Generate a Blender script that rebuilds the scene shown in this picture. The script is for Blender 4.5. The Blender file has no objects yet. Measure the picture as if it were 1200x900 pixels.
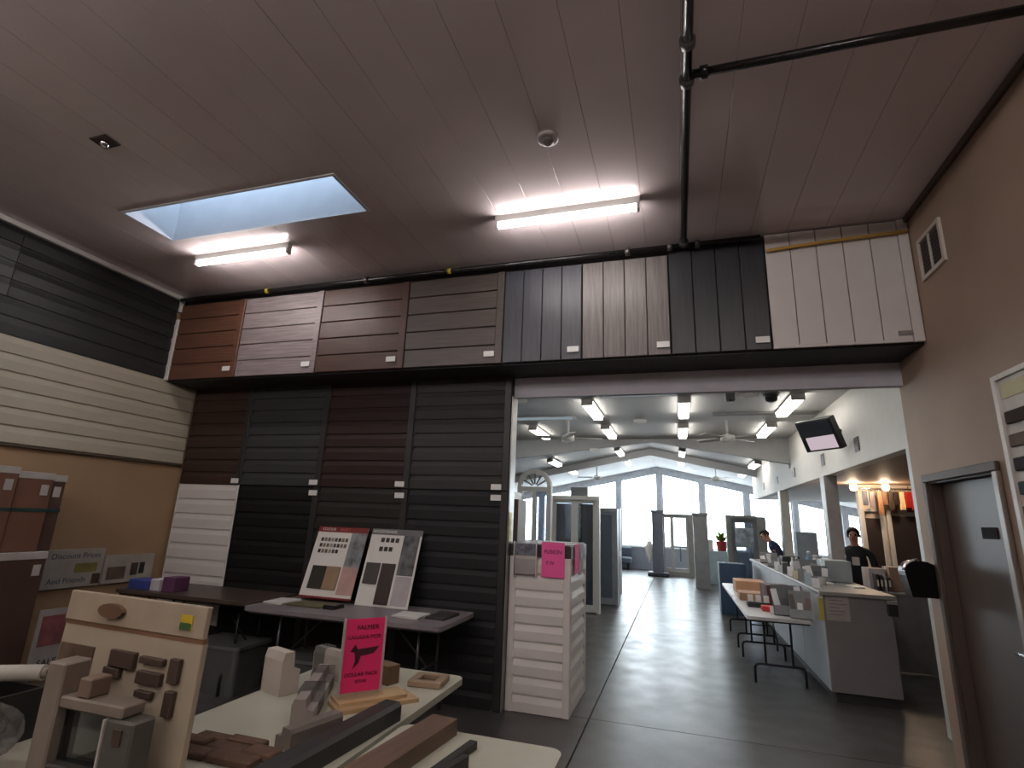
import bpy, bmesh, math, random
from mathutils import Vector, Matrix
random.seed(7)
S = bpy.context.scene
COL = S.collection
PI = math.pi

# ------------------------------------------------------------------ camera, sky, exposure
yaw, pitch, roll, FPX, CAMZ = 0.306716, 0.250744, 0.0394436, 615.68, 1.70
cw = Vector((-math.sin(yaw)*math.cos(pitch), math.cos(yaw)*math.cos(pitch), math.sin(pitch)))
r0 = Vector((math.cos(yaw), math.sin(yaw), 0)); u0 = r0.cross(cw)
cr = math.cos(roll)*r0 + math.sin(roll)*u0
cu = -math.sin(roll)*r0 + math.cos(roll)*u0
cam = bpy.data.cameras.new('camera'); camo = bpy.data.objects.new('camera', cam); COL.objects.link(camo)
cam.sensor_fit = 'HORIZONTAL'; cam.sensor_width = 36; cam.lens = FPX/1200*36
cam.clip_start = 0.05; cam.clip_end = 200
camo.matrix_world = Matrix(((cr.x, cu.x, -cw.x, 0), (cr.y, cu.y, -cw.y, 0), (cr.z, cu.z, -cw.z, CAMZ), (0, 0, 0, 1)))
S.camera = camo
SKY, TUBE, FARLAMP = 16.0, 47.0, 13.0
w = bpy.data.worlds.new('overcast_sky'); S.world = w; w.use_nodes = True
bg = w.node_tree.nodes['Background']; bg.inputs[0].default_value = (0.82, 0.92, 1.0, 1); bg.inputs[1].default_value = SKY
S.view_settings.view_transform = 'Standard'; S.view_settings.look = 'None'
S.view_settings.gamma = 1; S.view_settings.use_curve_mapping = False
S.view_settings.exposure = 0.0
S.cycles.use_denoising = True
S.cycles.max_bounces = 10; S.cycles.diffuse_bounces = 5; S.cycles.glossy_bounces = 4
S.cycles.transparent_max_bounces = 12; S.cycles.caustics_reflective = False; S.cycles.caustics_refractive = False
S.cycles.sample_clamp_indirect = 6

# ------------------------------------------------------------------ materials
def lin(c):
    c /= 255.0
    return c/12.92 if c <= 0.04045 else ((c+0.055)/1.055)**2.4
MATS = {}
def mat(name, rgb, rough=0.6, metal=0.0, noise=0.12, scale=6.0, stretch=(1, 1, 1), bump=0.0, var=0.0, spec=0.5, coat=0.0):
    if name in MATS: return MATS[name]
    m = bpy.data.materials.new(name); m.use_nodes = True
    nt = m.node_tree; N = nt.nodes; L = nt.links; p = N['Principled BSDF']
    col = [lin(c) for c in rgb]
    tc = N.new('ShaderNodeTexCoord'); mp = N.new('ShaderNodeMapping'); mp.inputs['Scale'].default_value = stretch
    L.new(tc.outputs['Object'], mp.inputs[0])
    nz = N.new('ShaderNodeTexNoise'); nz.inputs['Scale'].default_value = scale; nz.inputs['Detail'].default_value = 5
    L.new(mp.outputs[0], nz.inputs['Vector'])
    rp = N.new('ShaderNodeValToRGB')
    rp.color_ramp.elements[0].position = 0.3; rp.color_ramp.elements[1].position = 0.7
    rp.color_ramp.elements[0].color = [c*(1-noise) for c in col]+[1]
    rp.color_ramp.elements[1].color = [min(1, c*(1+noise)) for c in col]+[1]
    L.new(nz.outputs['Fac'], rp.inputs[0])
    out = rp.outputs[0]
    if var:
        oi = N.new('ShaderNodeObjectInfo'); mr = N.new('ShaderNodeMapRange')
        mr.inputs['To Min'].default_value = 1-var; mr.inputs['To Max'].default_value = 1+var
        L.new(oi.outputs['Random'], mr.inputs[0])
        hs = N.new('ShaderNodeHueSaturation'); L.new(mr.outputs[0], hs.inputs['Value']); L.new(out, hs.inputs['Color']); out = hs.outputs[0]
    L.new(out, p.inputs['Base Color'])
    p.inputs['Roughness'].default_value = rough; p.inputs['Metallic'].default_value = metal
    p.inputs['Specular IOR Level'].default_value = spec
    if coat: p.inputs['Coat Weight'].default_value = coat; p.inputs['Coat Roughness'].default_value = 0.1
    if bump:
        b = N.new('ShaderNodeBump'); b.inputs['Strength'].default_value = bump; b.inputs['Distance'].default_value = 0.01
        L.new(nz.outputs['Fac'], b.inputs['Height']); L.new(b.outputs[0], p.inputs['Normal'])
    MATS[name] = m
    return m
def emat(name, rgb, strength):
    m = bpy.data.materials.new(name); m.use_nodes = True; nt = m.node_tree
    nt.nodes.remove(nt.nodes['Principled BSDF'])
    e = nt.nodes.new('ShaderNodeEmission'); e.inputs[0].default_value = [lin(c) for c in rgb]+[1]; e.inputs[1].default_value = strength
    nt.links.new(e.outputs[0], nt.nodes['Material Output'].inputs[0]); return m
def glassmat(name, tint=(0.97, 0.98, 0.98), gloss=0.06, milky=0.0):
    m = bpy.data.materials.new(name); m.use_nodes = True; nt = m.node_tree; N = nt.nodes; L = nt.links
    N.remove(N['Principled BSDF'])
    t = N.new('ShaderNodeBsdfTransparent'); t.inputs[0].default_value = (*tint, 1)
    g = N.new('ShaderNodeBsdfGlossy'); g.inputs['Roughness'].default_value = 0.05
    mx = N.new('ShaderNodeMixShader'); mx.inputs[0].default_value = gloss
    L.new(t.outputs[0], mx.inputs[1]); L.new(g.outputs[0], mx.inputs[2]); last = mx
    if milky:
        tl = N.new('ShaderNodeBsdfTranslucent'); tl.inputs[0].default_value = (0.5, 0.53, 0.56, 1)
        m2 = N.new('ShaderNodeMixShader'); m2.inputs[0].default_value = milky
        L.new(mx.outputs[0], m2.inputs[1]); L.new(tl.outputs[0], m2.inputs[2]); last = m2
    L.new(last.outputs[0], N['Material Output'].inputs[0]); return m

white = mat('white_paint', (205, 203, 200), 0.5, noise=0.03)
offwhite = mat('offwhite_wall', (190, 186, 180), 0.7, noise=0.04, scale=2)
black = mat('black_plastic', (22, 22, 24), 0.35)
blackmetal = mat('black_metal', (30, 31, 33), 0.4, 0.3)
chrome = mat('chrome', (200, 200, 205), 0.2, 1.0)
paper = mat('paper_white', (215, 212, 206), 0.6, noise=0.03)
pink = mat('pink_card', (222, 42, 106), 0.6, noise=0.04)
pinkpale = mat('faded_pink_card', (240, 90, 160), 0.6, noise=0.04)
ink = mat('black_ink', (16, 14, 18), 0.7)
cardboard = mat('cardboard', (160, 118, 84), 0.8, scale=20, bump=0.05, var=0.12)
glass = glassmat('window_glass'); acrylic = glassmat('clear_acrylic', (0.95, 0.96, 0.97), 0.03)
dirtyglass = glassmat('door_glass', (0.55, 0.6, 0.66), 0.12)
dome_m = glassmat('milky_skylight_acrylic', (0.42, 0.46, 0.52), 0.05, 0.5)
polybag = glassmat('clear_polythene', (0.8, 0.8, 0.79), 0.22, 0.25)
tube_e = emat('fluorescent_tube_light', (255, 246, 242), TUBE)
lamp_e = emat('lit_diffuser', (255, 250, 240), FARLAMP)
bulb_e = emat('warm_bulb', (255, 222, 186), 150)
screen_e = emat('tv_picture', (225, 205, 215), 0.75)

# ------------------------------------------------------------------ mesh helpers
ORIG = {}
class B:
    def __init__(s): s.bm = bmesh.new()
    def box(s, x0, x1, y0, y1, z0, z1, bev=0.0, rot=None, pivot=None):
        vs = [s.bm.verts.new((x, y, z)) for x in (x0, x1) for y in (y0, y1) for z in (z0, z1)]
        fs = [s.bm.faces.new([vs[i] for i in f]) for f in ((0, 1, 3, 2), (4, 6, 7, 5), (0, 4, 5, 1), (2, 3, 7, 6), (0, 2, 6, 4), (1, 5, 7, 3))]
        if rot is not None:
            pv = Vector(pivot) if pivot else Vector(((x0+x1)/2, (y0+y1)/2, (z0+z1)/2))
            for v in vs: v.co = pv + rot @ (v.co - pv)
        if bev:
            es = list({e for f in fs for e in f.edges})
            bmesh.ops.bevel(s.bm, geom=es, offset=bev, segments=1, affect='EDGES')
        return s
    def prism(s, pts, vec):
        a = [s.bm.verts.new(p) for p in pts]; b = [s.bm.verts.new(Vector(p)+Vector(vec)) for p in pts]
        n = len(pts)
        s.bm.faces.new(a); s.bm.faces.new(b[::-1])
        for i in range(n): s.bm.faces.new([a[i], b[i], b[(i+1) % n], a[(i+1) % n]])
        return s
    def cyl(s, p0, p1, r, r2=None, seg=12):
        p0, p1 = Vector(p0), Vector(p1); d = (p1-p0).normalized(); r2 = r if r2 is None else r2
        a = d.orthogonal().normalized(); b = d.cross(a); A = []; Bv = []
        for i in range(seg):
            t = 2*PI*i/seg; o = a*math.cos(t)+b*math.sin(t)
            A.append(s.bm.verts.new(p0+o*r)); Bv.append(s.bm.verts.new(p1+o*r2))
        s.bm.faces.new(A[::-1]); s.bm.faces.new(Bv)
        for i in range(seg):
            f = s.bm.faces.new([A[i], A[(i+1) % seg], Bv[(i+1) % seg], Bv[i]]); f.smooth = True
        return s
    def path(s, pts, r, seg=8):
        pts = [Vector(p) for p in pts]; rings = []
        ref = None
        for i, p in enumerate(pts):
            d = ((pts[min(i+1, len(pts)-1)]-p).normalized() + (p-pts[max(i-1, 0)]).normalized()).normalized()
            if ref is None: ref = d.orthogonal().normalized()
            ref = (ref - d*ref.dot(d)).normalized(); b = d.cross(ref)
            rings.append([s.bm.verts.new(p+(ref*math.cos(2*PI*k/seg)+b*math.sin(2*PI*k/seg))*r) for k in range(seg)])
        s.bm.faces.new(rings[0][::-1]); s.bm.faces.new(rings[-1])
        for A, Bv in zip(rings, rings[1:]):
            for k in range(seg):
                f = s.bm.faces.new([A[k], A[(k+1) % seg], Bv[(k+1) % seg], Bv[k]]); f.smooth = True
        return s
    def lathe(s, cx, cy, prof, seg=20):
        rings = []
        for r, z in prof:
            rings.append([s.bm.verts.new((cx+r*math.cos(2*PI*k/seg), cy+r*math.sin(2*PI*k/seg), z)) for k in range(seg)])
        s.bm.faces.new(rings[0][::-1]); s.bm.faces.new(rings[-1])
        for A, Bv in zip(rings, rings[1:]):
            for k in range(seg):
                f = s.bm.faces.new([A[k], A[(k+1) % seg], Bv[(k+1) % seg], Bv[k]]); f.smooth = True
        return s
    def turn(s, ang, piv, axis='Z'):
        M = Matrix.Translation(piv) @ Matrix.Rotation(ang, 4, axis) @ Matrix.Translation(-Vector(piv))
        bmesh.ops.transform(s.bm, matrix=M, verts=s.bm.verts); return s
    def obj(s, name, m, parent=None):
        if parent is not None:
            o = ORIG.get(parent.name, Vector((0, 0, 0)))
            bmesh.ops.translate(s.bm, vec=-o, verts=s.bm.verts)
        bmesh.ops.recalc_face_normals(s.bm, faces=s.bm.faces)
        me = bpy.data.meshes.new(name); s.bm.to_mesh(me); s.bm.free()
        if m is not None: me.materials.append(m)
        ob = bpy.data.objects.new(name, me); COL.objects.link(ob)
        if parent is not None:
            ob.parent = parent; ORIG[ob.name] = ORIG.get(parent.name, Vector((0, 0, 0)))
        return ob
def box(x0, x1, y0, y1, z0, z1, bev=0.0, **k): return B().box(x0, x1, y0, y1, z0, z1, bev, **k)
def tag(o, label, cat, group=None, kind=None):
    if label: o['label'] = label
    if cat: o['category'] = cat
    if group: o['group'] = group
    if kind: o['kind'] = kind
    return o
def thing(name, label, cat, loc, group=None, rotz=0.0):
    o = bpy.data.objects.new(name, None); COL.objects.link(o); o.location = loc; o.empty_display_size = 0.1
    ORIG[o.name] = Vector(loc); o.rotation_euler.z = rotz
    return tag(o, label, cat, group)
def struct(o): o['kind'] = 'structure'; return o
def text(body, size, m, parent, loc, rot, name='lettering', align='CENTER'):
    c = bpy.data.curves.new(name, 'FONT'); c.body = body; c.size = size; c.align_x = align; c.align_y = 'CENTER'
    c.extrude = 0.0006; c.materials.append(m)
    tmp = bpy.data.objects.new('tmp', c); COL.objects.link(tmp)
    me = bpy.data.meshes.new_from_object(tmp.evaluated_get(bpy.context.evaluated_depsgraph_get())); me.name = name
    bpy.data.objects.remove(tmp); bpy.data.curves.remove(c)
    me.materials.clear(); me.materials.append(m)
    o = bpy.data.objects.new(name, me); COL.objects.link(o)
    o.parent = parent; o.location = Vector(loc)-ORIG.get(parent.name, Vector((0, 0, 0))); o.rotation_euler = rot
    return o
def copy_tree(src, loc, label=None, rotz=None):
    r = src.copy(); COL.objects.link(r); r.location = loc
    if label: r['label'] = label
    if rotz is not None: r.rotation_euler.z = rotz
    for ch in src.children:
        c = ch.copy(); COL.objects.link(c); c.parent = r
        for g in ch.children:
            d = g.copy(); COL.objects.link(d); d.parent = c
    return r

# ------------------------------------------------------------------ measures of the place
XL, XR, YB, ZC = -5.87, 1.90, 5.18, 4.24          # near room: left wall, right wall, dividing wall, ceiling
YW = 22.0                                          # window wall of the far hall
RX, RZ, SL = -0.74, 3.94, 0.21                     # gable ridge of the far hall
YG, ZF = 11.8, 3.50                                # the hall's ceiling is flat up to y 11.8, gabled beyond
def roof(x): return RZ - SL*abs(x-RX)
def hz(x, y): return ZF if y < YG else roof(x)

# ------------------------------------------------------------------ floor and ground
def floormat():
    m = bpy.data.materials.new('polished_concrete'); m.use_nodes = True
    nt = m.node_tree; N = nt.nodes; L = nt.links; p = N['Principled BSDF']
    tc = N.new('ShaderNodeTexCoord')
    n1 = N.new('ShaderNodeTexNoise'); n1.inputs['Scale'].default_value = 0.9; n1.inputs['Detail'].default_value = 7; n1.inputs['Roughness'].default_value = 0.65
    L.new(tc.outputs['Object'], n1.inputs['Vector'])
    r1 = N.new('ShaderNodeValToRGB')
    e = r1.color_ramp.elements; e[0].position = 0.35; e[1].position = 0.68
    e[0].color = (lin(60), lin(56), lin(54), 1); e[1].color = (lin(84), lin(84), lin(86), 1)
    L.new(n1.outputs['Fac'], r1.inputs[0]); L.new(r1.outputs[0], p.inputs['Base Color'])
    n2 = N.new('ShaderNodeTexNoise'); n2.inputs['Scale'].default_value = 3.5; n2.inputs['Detail'].default_value = 4
    L.new(tc.outputs['Object'], n2.inputs['Vector'])
    mr = N.new('ShaderNodeMapRange'); mr.inputs['From Min'].default_value = 0.3; mr.inputs['From Max'].default_value = 0.7
    mr.inputs['To Min'].default_value = 0.30; mr.inputs['To Max'].default_value = 0.40
    L.new(n2.outputs['Fac'], mr.inputs[0]); L.new(mr.outputs[0], p.inputs['Roughness'])
    b = N.new('ShaderNodeBump'); b.inputs['Strength'].default_value = 0.02; b.inputs['Distance'].default_value = 0.01
    L.new(n2.outputs['Fac'], b.inputs['Height']); L.new(b.outputs[0], p.inputs['Normal'])
    p.inputs['Specular IOR Level'].default_value = 0.5
    return m
conc = floormat()
floor = struct(box(-9, 7.2, -4.2, YW+0.2, -0.2, -0.02).obj('floor', mat('joint_filler', (48, 40, 34), 0.9)))
fx = [-9, -5.0, -0.825, 3.2, 7.2]; fy = [-4.2, 1.2, 5.27, 11.0, 16.6, YW+0.2]
for i in range(4):
    for j in range(5):
        box(fx[i]+0.006, fx[i+1]-0.006, fy[j]+0.002, fy[j+1]-0.002, -0.02, 0, 0.003).obj('concrete_slab', conc, floor)
struct(box(-60, 60, YW+0.25, 110, -0.35, -0.15).obj('ground', mat('pale_paving', (205, 205, 205), 0.9, noise=0.05)))

# ------------------------------------------------------------------ near room shell
tan = mat('tan_wall_paint', (156, 128, 98), 0.75, noise=0.06, scale=3)
greige = mat('greige_wall_paint', (150, 128, 112), 0.7, noise=0.06, scale=2.5, bump=0.03)
headerm = mat('header_hazy', (182, 180, 190), 0.7, noise=0.05)  # bluish tint in the colour stands in for haze
wl = struct(box(XL-0.2, XL-0.025, -4.2, 5.3, 0, ZC+0.3).obj('wall_left', tan))
struct(box(XL-0.2, XR+0.2, -4.4, -4.2, 0, ZC+0.3).obj('wall_rear', offwhite))
DY0, DY1, DZ = 4.03, 4.97, 2.10                    # door opening in the right wall
wr = struct(B().prism([(XR, -4.2, 0), (XR, DY0, 0), (XR, DY0, DZ), (XR, DY1, DZ), (XR, DY1, 0), (XR, 5.26, 0), (XR, 5.26, ZC+0.3), (XR, -4.2, ZC+0.3)], (0.16, 0, 0)).obj('wall_right', greige))
wb = struct(B().prism([(XL-0.2, YB, 0), (-1.62, YB, 0), (-1.62, YB, 2.94), (XR, YB, 2.94), (XR, YB, ZC+0.3), (XL-0.2, YB, ZC+0.3)], (0, 0.07, 0)).obj('wall_back', headerm))
bulk = struct(box(XL-0.02, XR-0.002, 4.68, YB-0.002, 3.15, ZC-0.002).obj('wall_bulkhead', mat('bulkhead_dark', (38, 36, 36), 0.6)))

# ceiling: planks with open joints, skylight opening
plankm = mat('glossy_ceiling_plank', (216, 204, 205), 0.16, noise=0.04, scale=1.5, var=0.015, spec=0.5)
SX0, SX1, SY0, SY1 = -4.70, -2.45, 2.95, 3.49
cl = B()
for (a, b_, c, d) in ((XL-0.2, SX0, -4.2, 5.3), (SX1, XR+0.1, -4.2, 5.3), (SX0, SX1, -4.2, SY0), (SX0, SX1, SY1, 5.3)):
    cl.box(a, b_, c, d, ZC+0.016, ZC+0.12)
ceil = struct(cl.obj('ceiling', mat('ceiling_joint_dark', (128, 116, 114), 0.8)))
PW = 0.30; x = XL-0.02
while x < XR:
    x1 = min(x+PW, XR)
    segs = [(-4.2, 4.68)]
    if x < SX1 and x1 > SX0:
        if x >= SX0-1e-6 and x1 <= SX1+1e-6: segs = [(-4.2, SY0), (SY1, 4.68)]
        else:
            # plank partly crossed by the opening: cut it lengthwise
            a0, a1 = (x, SX0) if x < SX0 else (SX1, x1)
            b0, b1 = (SX0, x1) if x < SX0 else (x, SX1)
            box(a0, a1, -4.2, 4.68, ZC, ZC+0.016).obj('ceiling_plank', plankm, ceil)
            for s0, s1 in ((-4.2, SY0), (SY1, 4.68)):
                box(b0, b1, s0, s1, ZC, ZC+0.016).obj('ceiling_plank', plankm, ceil)
            x = x1; continue
    for s0, s1 in segs:
        box(x+0.0012, x1-0.0012, s0, s1, ZC, ZC+0.016, 0.0015).obj('ceiling_plank', plankm, ceil)
    x = x1
# skylight shaft, trim and acrylic lid
shaft = mat('skylight_shaft_white', (198, 200, 204), 0.6, noise=0.03)
sk = B(); zt = ZC+0.75
sk.box(SX0+0.001, SX0+0.03, SY0+0.001, SY1-0.001, ZC-0.006, zt).box(SX1-0.03, SX1-0.001, SY0+0.001, SY1-0.001, ZC-0.006, zt)
sk.box(SX0+0.03, SX1-0.03, SY0+0.001, SY0+0.025, ZC-0.006, zt).box(SX0+0.03, SX1-0.03, SY1-0.025, SY1-0.001, ZC-0.006, zt)
sko = struct(sk.obj('window_skylight', shaft))
lid = B().box(SX0-0.04, SX1+0.04, SY0-0.04, SY1+0.04, zt, zt+0.012)
lid.obj('skylight_pane', dome_m, sko)
# trims of the left wall
struct(box(XL-0.02, XL+0.035, -4.2, 4.66, ZC-0.05, ZC-0.001, 0.006).obj('trim_1', white))
struct(box(XL-0.02, XL+0.035, 4.62, 4.66, 3.16, ZC-0.30, 0.006).obj('trim_2', white))
struct(box(XL-0.02, XL+0.035, 4.62, 4.66, ZC-0.2, ZC-0.05, 0.006).obj('trim_3', white))
struct(box(XR-0.03, XR+0.02, -4.2, 4.68, ZC-0.05, ZC-0.001, 0.006).obj('trim_4', mat('dark_cove', (70, 56, 48), 0.6)))

# siding on the left wall
def lap_y(y0, y1, z0, h, d, m, parent, nm='siding_board'):
    # lap board running along Y on the left wall, proud at its lower edge
    x = XL-0.025
    return B().prism([(x, y0, z0), (x+d, y0, z0+0.004), (x+d, y0, z0+h*0.6), (x+d*0.35, y0, z0+h*0.93), (x+d*0.35, y0, z0+h), (x, y0, z0+h)], (0, y1-y0, 0)).obj(nm, m, parent)
beige = mat('beige_siding', (178, 170, 152), 0.55, noise=0.03, var=0.03)
darksid = mat('charcoal_siding', (33, 34, 35), 0.5, noise=0.06, var=0.06)
greysid = mat('ash_grey_siding', (70, 72, 72), 0.5, noise=0.05, var=0.05)
for k in range(6): lap_y(-4.2, 5.08, 2.20+k*0.1625, 0.1625, 0.024, beige, wl)
for k in range(6): lap_y(-4.2 if k < 2 else 2.93, 4.618, 3.176+k*0.172, 0.172, 0.02, darksid, wl)
for k in range(2, 6): lap_y(-4.2, 2.925, 3.176+k*0.172, 0.172, 0.02, greysid if k < 5 else darksid, wl)
struct(box(XL-0.025, XL+0.012, -4.2, 5.08, 2.17, 2.198, 0.004).obj('trim_5', mat('dark_brown_strip', (74, 62, 50), 0.7)))  # dark brown strip along the lower edge of the beige siding

# ------------------------------------------------------------------ siding sample panels on the dividing wall
tagm = mat('label_card', (222, 222, 220), 0.5, noise=0.02)
def colour_panel(label, x0, x1, z0, z1, yf, m, n, vertical=False, style='flat', trim='right', labels=(), group=None, trim_m=None, tw=0.075):
    t = thing('siding_sample_panel', label, 'wall panel', ((x0+x1)/2, yf, z0), group)
    box(x0+0.002, x1-0.002, yf, yf+0.02, z0, z1).obj('backing', mat('panel_backing', (24, 22, 22), 0.8), t)
    tm = trim_m or m
    xa, xb = x0+0.004, x1-0.004
    if style == 'lap': box(x0+0.002, x0+0.012, yf-0.026, yf, z0, z1, 0.002).obj('edge_trim', m, t); xa = x0+0.012
    if trim: xb = x1-tw; box(xb, x1-0.002, yf-0.032, yf, z0, z1, 0.004).obj('trim_strip', tm, t)
    if vertical:
        wd = (xb-xa)/n
        for k in range(n): box(xa+k*wd+0.003, xa+(k+1)*wd-0.003, yf-0.02, yf, z0+0.003, z1-0.003, 0.004).obj('siding_board', m, t)
    else:
        h = (z1-z0)/n
        for k in range(n):
            zz = z0+k*h
            if style == 'flat':
                box(xa, xb, yf-0.02, yf, zz+0.004, zz+h-0.004, 0.005).obj('siding_board', m, t)
            else:
                d = 0.022
                B().prism([(xa, yf, zz), (xa, yf-d, zz+0.004), (xa, yf-d, zz+h*0.62), (xa, yf-d*0.35, zz+h*0.92), (xa, yf-d*0.35, zz+h), (xa, yf, zz+h)], (xb-xa, 0, 0)).obj('siding_board', m, t)
    for (lx, lz) in labels:
        box(lx-0.055, lx+0.055, yf-0.04, yf-0.034 if trim else yf-0.034, lz-0.028, lz+0.028, 0.002).obj('label_card', tagm, t)['label'] = 'small white label card'
    return t
def wood(name, rgb, vert=False, rough=0.42):
    if name.split('_')[0] in ('umber', 'slate', 'oxblood', 'ash', 'jet', 'bark', 'graphite'): return mat(name, rgb, 0.62, noise=0.2, scale=5, stretch=(0.7, 14, 14), bump=0.02, var=0.04, spec=0.3)
    return mat(name, rgb, rough, noise=0.3, scale=5, stretch=(14, 14, 0.7) if vert else (0.7, 14, 14), bump=0.03, var=0.05)
p_brown = wood('walnut_brown_siding', (92, 62, 48)); p_mauve = wood('mauve_grey_siding', (126, 116, 117)); p_esp = wood('espresso_siding', (70, 46, 38))
p_taupe = wood('dark_taupe_siding', (72, 64, 60)); p_navy = wood('charcoal_blue_siding', (52, 54, 62), True); p_drift = wood('driftwood_siding', (96, 90, 88), True)
p_coal = wood('coal_siding', (34, 35, 40), True); p_white = mat('white_siding', (196, 190, 188), 0.5, noise=0.03, var=0.02)
US = [XL+0.03, -4.84, -3.74, -2.66, -1.585, -0.80, 0.0, 0.815, XR-0.005]
G1 = 'siding colour samples on the bulkhead'
YU = 4.656
colour_panel('walnut-brown horizontal siding sample at the left end of the bulkhead', US[0], US[1], 3.16, 4.13, YU, p_brown, 5, labels=[(-4.955, 3.262)], group=G1)
colour_panel('mauve-grey horizontal siding sample between the walnut and the espresso one', US[1], US[2], 3.16, 4.13, YU, p_mauve, 5, labels=[(-3.86, 3.262)], group=G1)
colour_panel('glossy espresso-brown horizontal siding sample on the bulkhead', US[2], US[3], 3.16, 4.13, YU, p_esp, 5, labels=[(-2.80, 3.262)], group=G1)
colour_panel('dark taupe horizontal siding sample beside the first upright boards', US[3], US[4], 3.16, 4.13, YU, p_taupe, 5, labels=[(-1.715, 3.258)], group=G1)
colour_panel('charcoal-blue upright-board siding sample on the bulkhead', US[4], US[5], 3.16, 4.13, YU, p_navy, 4, True, trim=None, labels=[(-0.88, 3.256)], group=G1)
colour_panel('driftwood-grey upright-board siding sample under the ceiling pipe', US[5], US[6], 3.16, 4.13, YU, p_drift, 4, True, trim=None, labels=[(-0.068, 3.252)], group=G1)
colour_panel('coal-black upright-board siding sample beside the white one', US[6], US[7], 3.16, 4.21, YU, p_coal, 4, True, trim=None, labels=[(0.74, 3.244)], group=G1)
wp = colour_panel('white upright-board siding sample at the right end of the bulkhead', US[7], US[8], 3.16, 4.225, YU, p_white, 5, True, trim='right', labels=[], group=G1)
box(1.72, 1.82, YU-0.026, YU-0.021, 3.215, 3.255, 0.002).obj('label_card', mat('grey_label', (120, 116, 116), 0.5), wp)
box(US[7]+0.004, US[8]-0.08, YU-0.03, YU-0.02, 3.16, 3.185, 0.004).obj('bottom_trim', p_white, wp)
# lower two rows, front at y 5.08, boxed out from the wall
YL = 5.105
LS = [XL+0.02, -4.93, -3.82, -2.71, -1.605]
fur = struct(box(LS[0], LS[4]-0.004, YL+0.021, YB-0.001, 0.0, 3.148).obj('wall_furring', mat('furring_dark', (28, 27, 27), 0.8)))
q_brown = wood('umber_siding', (54, 38, 31)); q_grey = wood('slate_siding', (50, 50, 52)); q_red = wood('oxblood_siding', (44, 29, 26)); q_ash = wood('ash_black_siding', (50, 48, 47))
q_blk = wood('jet_black_siding', (12, 12, 13)); q_tau = wood('bark_siding', (36, 33, 30)); q_char = wood('graphite_siding', (27, 28, 30))
G2 = 'siding colour samples on the dividing wall'
dark_t = mat('dark_trim', (34, 33, 33), 0.5)
colour_panel('umber-brown siding sample above the white one on the wall', LS[0], LS[1], 1.965, 3.148, YL, q_brown, 8, style='lap', labels=[(-5.0, 2.01)], group=G2, trim_m=dark_t)
colour_panel('slate-grey siding sample above the jet-black one', LS[1], LS[2], 1.965, 3.148, YL, q_grey, 8, style='lap', labels=[(-3.90, 2.01)], group=G2, trim_m=dark_t)
colour_panel('oxblood-brown siding sample above the two display boards', LS[2], LS[3], 1.965, 3.148, YL, q_red, 8, style='lap', labels=[(-2.815, 2.01)], group=G2, trim_m=dark_t)
colour_panel('ash-black siding sample beside the top of the hall opening', LS[3], LS[4], 1.965, 3.148, YL, q_ash, 8, style='lap', labels=[(-1.73, 2.0)], group=G2, trim_m=dark_t)
colour_panel('white lap siding sample low in the left corner of the wall', LS[0], LS[1], 0.42, 1.96, YL, mat('bright_white_siding', (206, 202, 198), 0.5, noise=0.02, var=0.02), 9, style='lap', labels=[], group=G2, tw=0.03)
colour_panel('jet-black siding sample right of the white lap siding', LS[1], LS[2], 0.0, 1.96, YL, q_blk, 13, style='lap', labels=[(-3.885, 1.895)], group=G2, trim_m=dark_t)
colour_panel('bark-brown siding sample behind the red-topped display board', LS[2], LS[3], 0.0, 1.96, YL, q_tau, 13, style='lap', labels=[(-2.805, 1.892)], group=G2, trim_m=dark_t)
colour_panel('graphite siding sample beside the white pedestal, reaching the floor', LS[3], LS[4], 0.0, 1.96, YL, q_char, 13, style='lap', labels=[(-1.728, 1.895)], group=G2, trim_m=dark_t)
struct(box(-1.604, -1.59, YL-0.02, YB+0.07, 0, 2.938, 0.003).obj('trim_6', mat('aluminium_trim', (150, 148, 146), 0.35, 0.6)))
box(-1.590, -1.586, YL-0.01, 5.17, 1.48, 1.76, 0.001).obj('yellow_tape', mat('yellow_tape', (196, 180, 76), 0.5), bpy.data.objects['trim_6'])

# ------------------------------------------------------------------ pipes and fittings on the ceiling
pipem = mat('black_pipe', (34, 33, 34), 0.25, 0.2)
def pipe(label, pts, r, m, collars=(), cm=chrome, nm='steel_pipe', axis=None):
    o = B().path(pts, r, 12).obj(nm, m); tag(o, label, 'pipe')
    for c in collars:
        c = Vector(c); a = Vector(axis)
        B().cyl(c-a*0.022, c+a*0.022, r*1.5, seg=14).obj('pipe_collar', cm, o)
    return o
p1 = pipe('black steel pipe running along the ceiling away from the viewer', [(0.14, -3.5, 4.165), (0.14, 4.56, 4.165)], 0.028, pipem,
     [(0.14, 2.38, 4.165), (0.14, 2.64, 4.165), (0.14, 4.50, 4.165)], cm=mat('grey_fitting', (96, 94, 94), 0.3, 0.6), axis=(0, 1, 0))
pipe('black branch pipe crossing the ceiling to the right wall', [(0.17, 2.60, 4.165), (1.88, 2.61, 4.165)], 0.024, pipem, [(0.23, 2.6, 4.165)], cm=pipem, axis=(1, 0, 0))
p3 = pipe('black steel pipe along the top of the siding bulkhead', [(-5.80, 4.58, 4.175), (0.78, 4.58, 4.175)], 0.026, pipem,
     [(-3.17, 4.58, 4.175), (-0.36, 4.58, 4.175), (0.02, 4.58, 4.175), (0.26, 4.58, 4.175)], cm=mat('grey_fitting', (96, 94, 94), 0.3, 0.6), axis=(1, 0, 0))
for xx in (-4.5, -2.18):
    B().cyl((xx-0.02, 4.58, 4.175), (xx+0.02, 4.58, 4.175), 0.029).obj('pipe_marker', mat('yellow_marker', (190, 170, 40), 0.5), p3)
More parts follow.
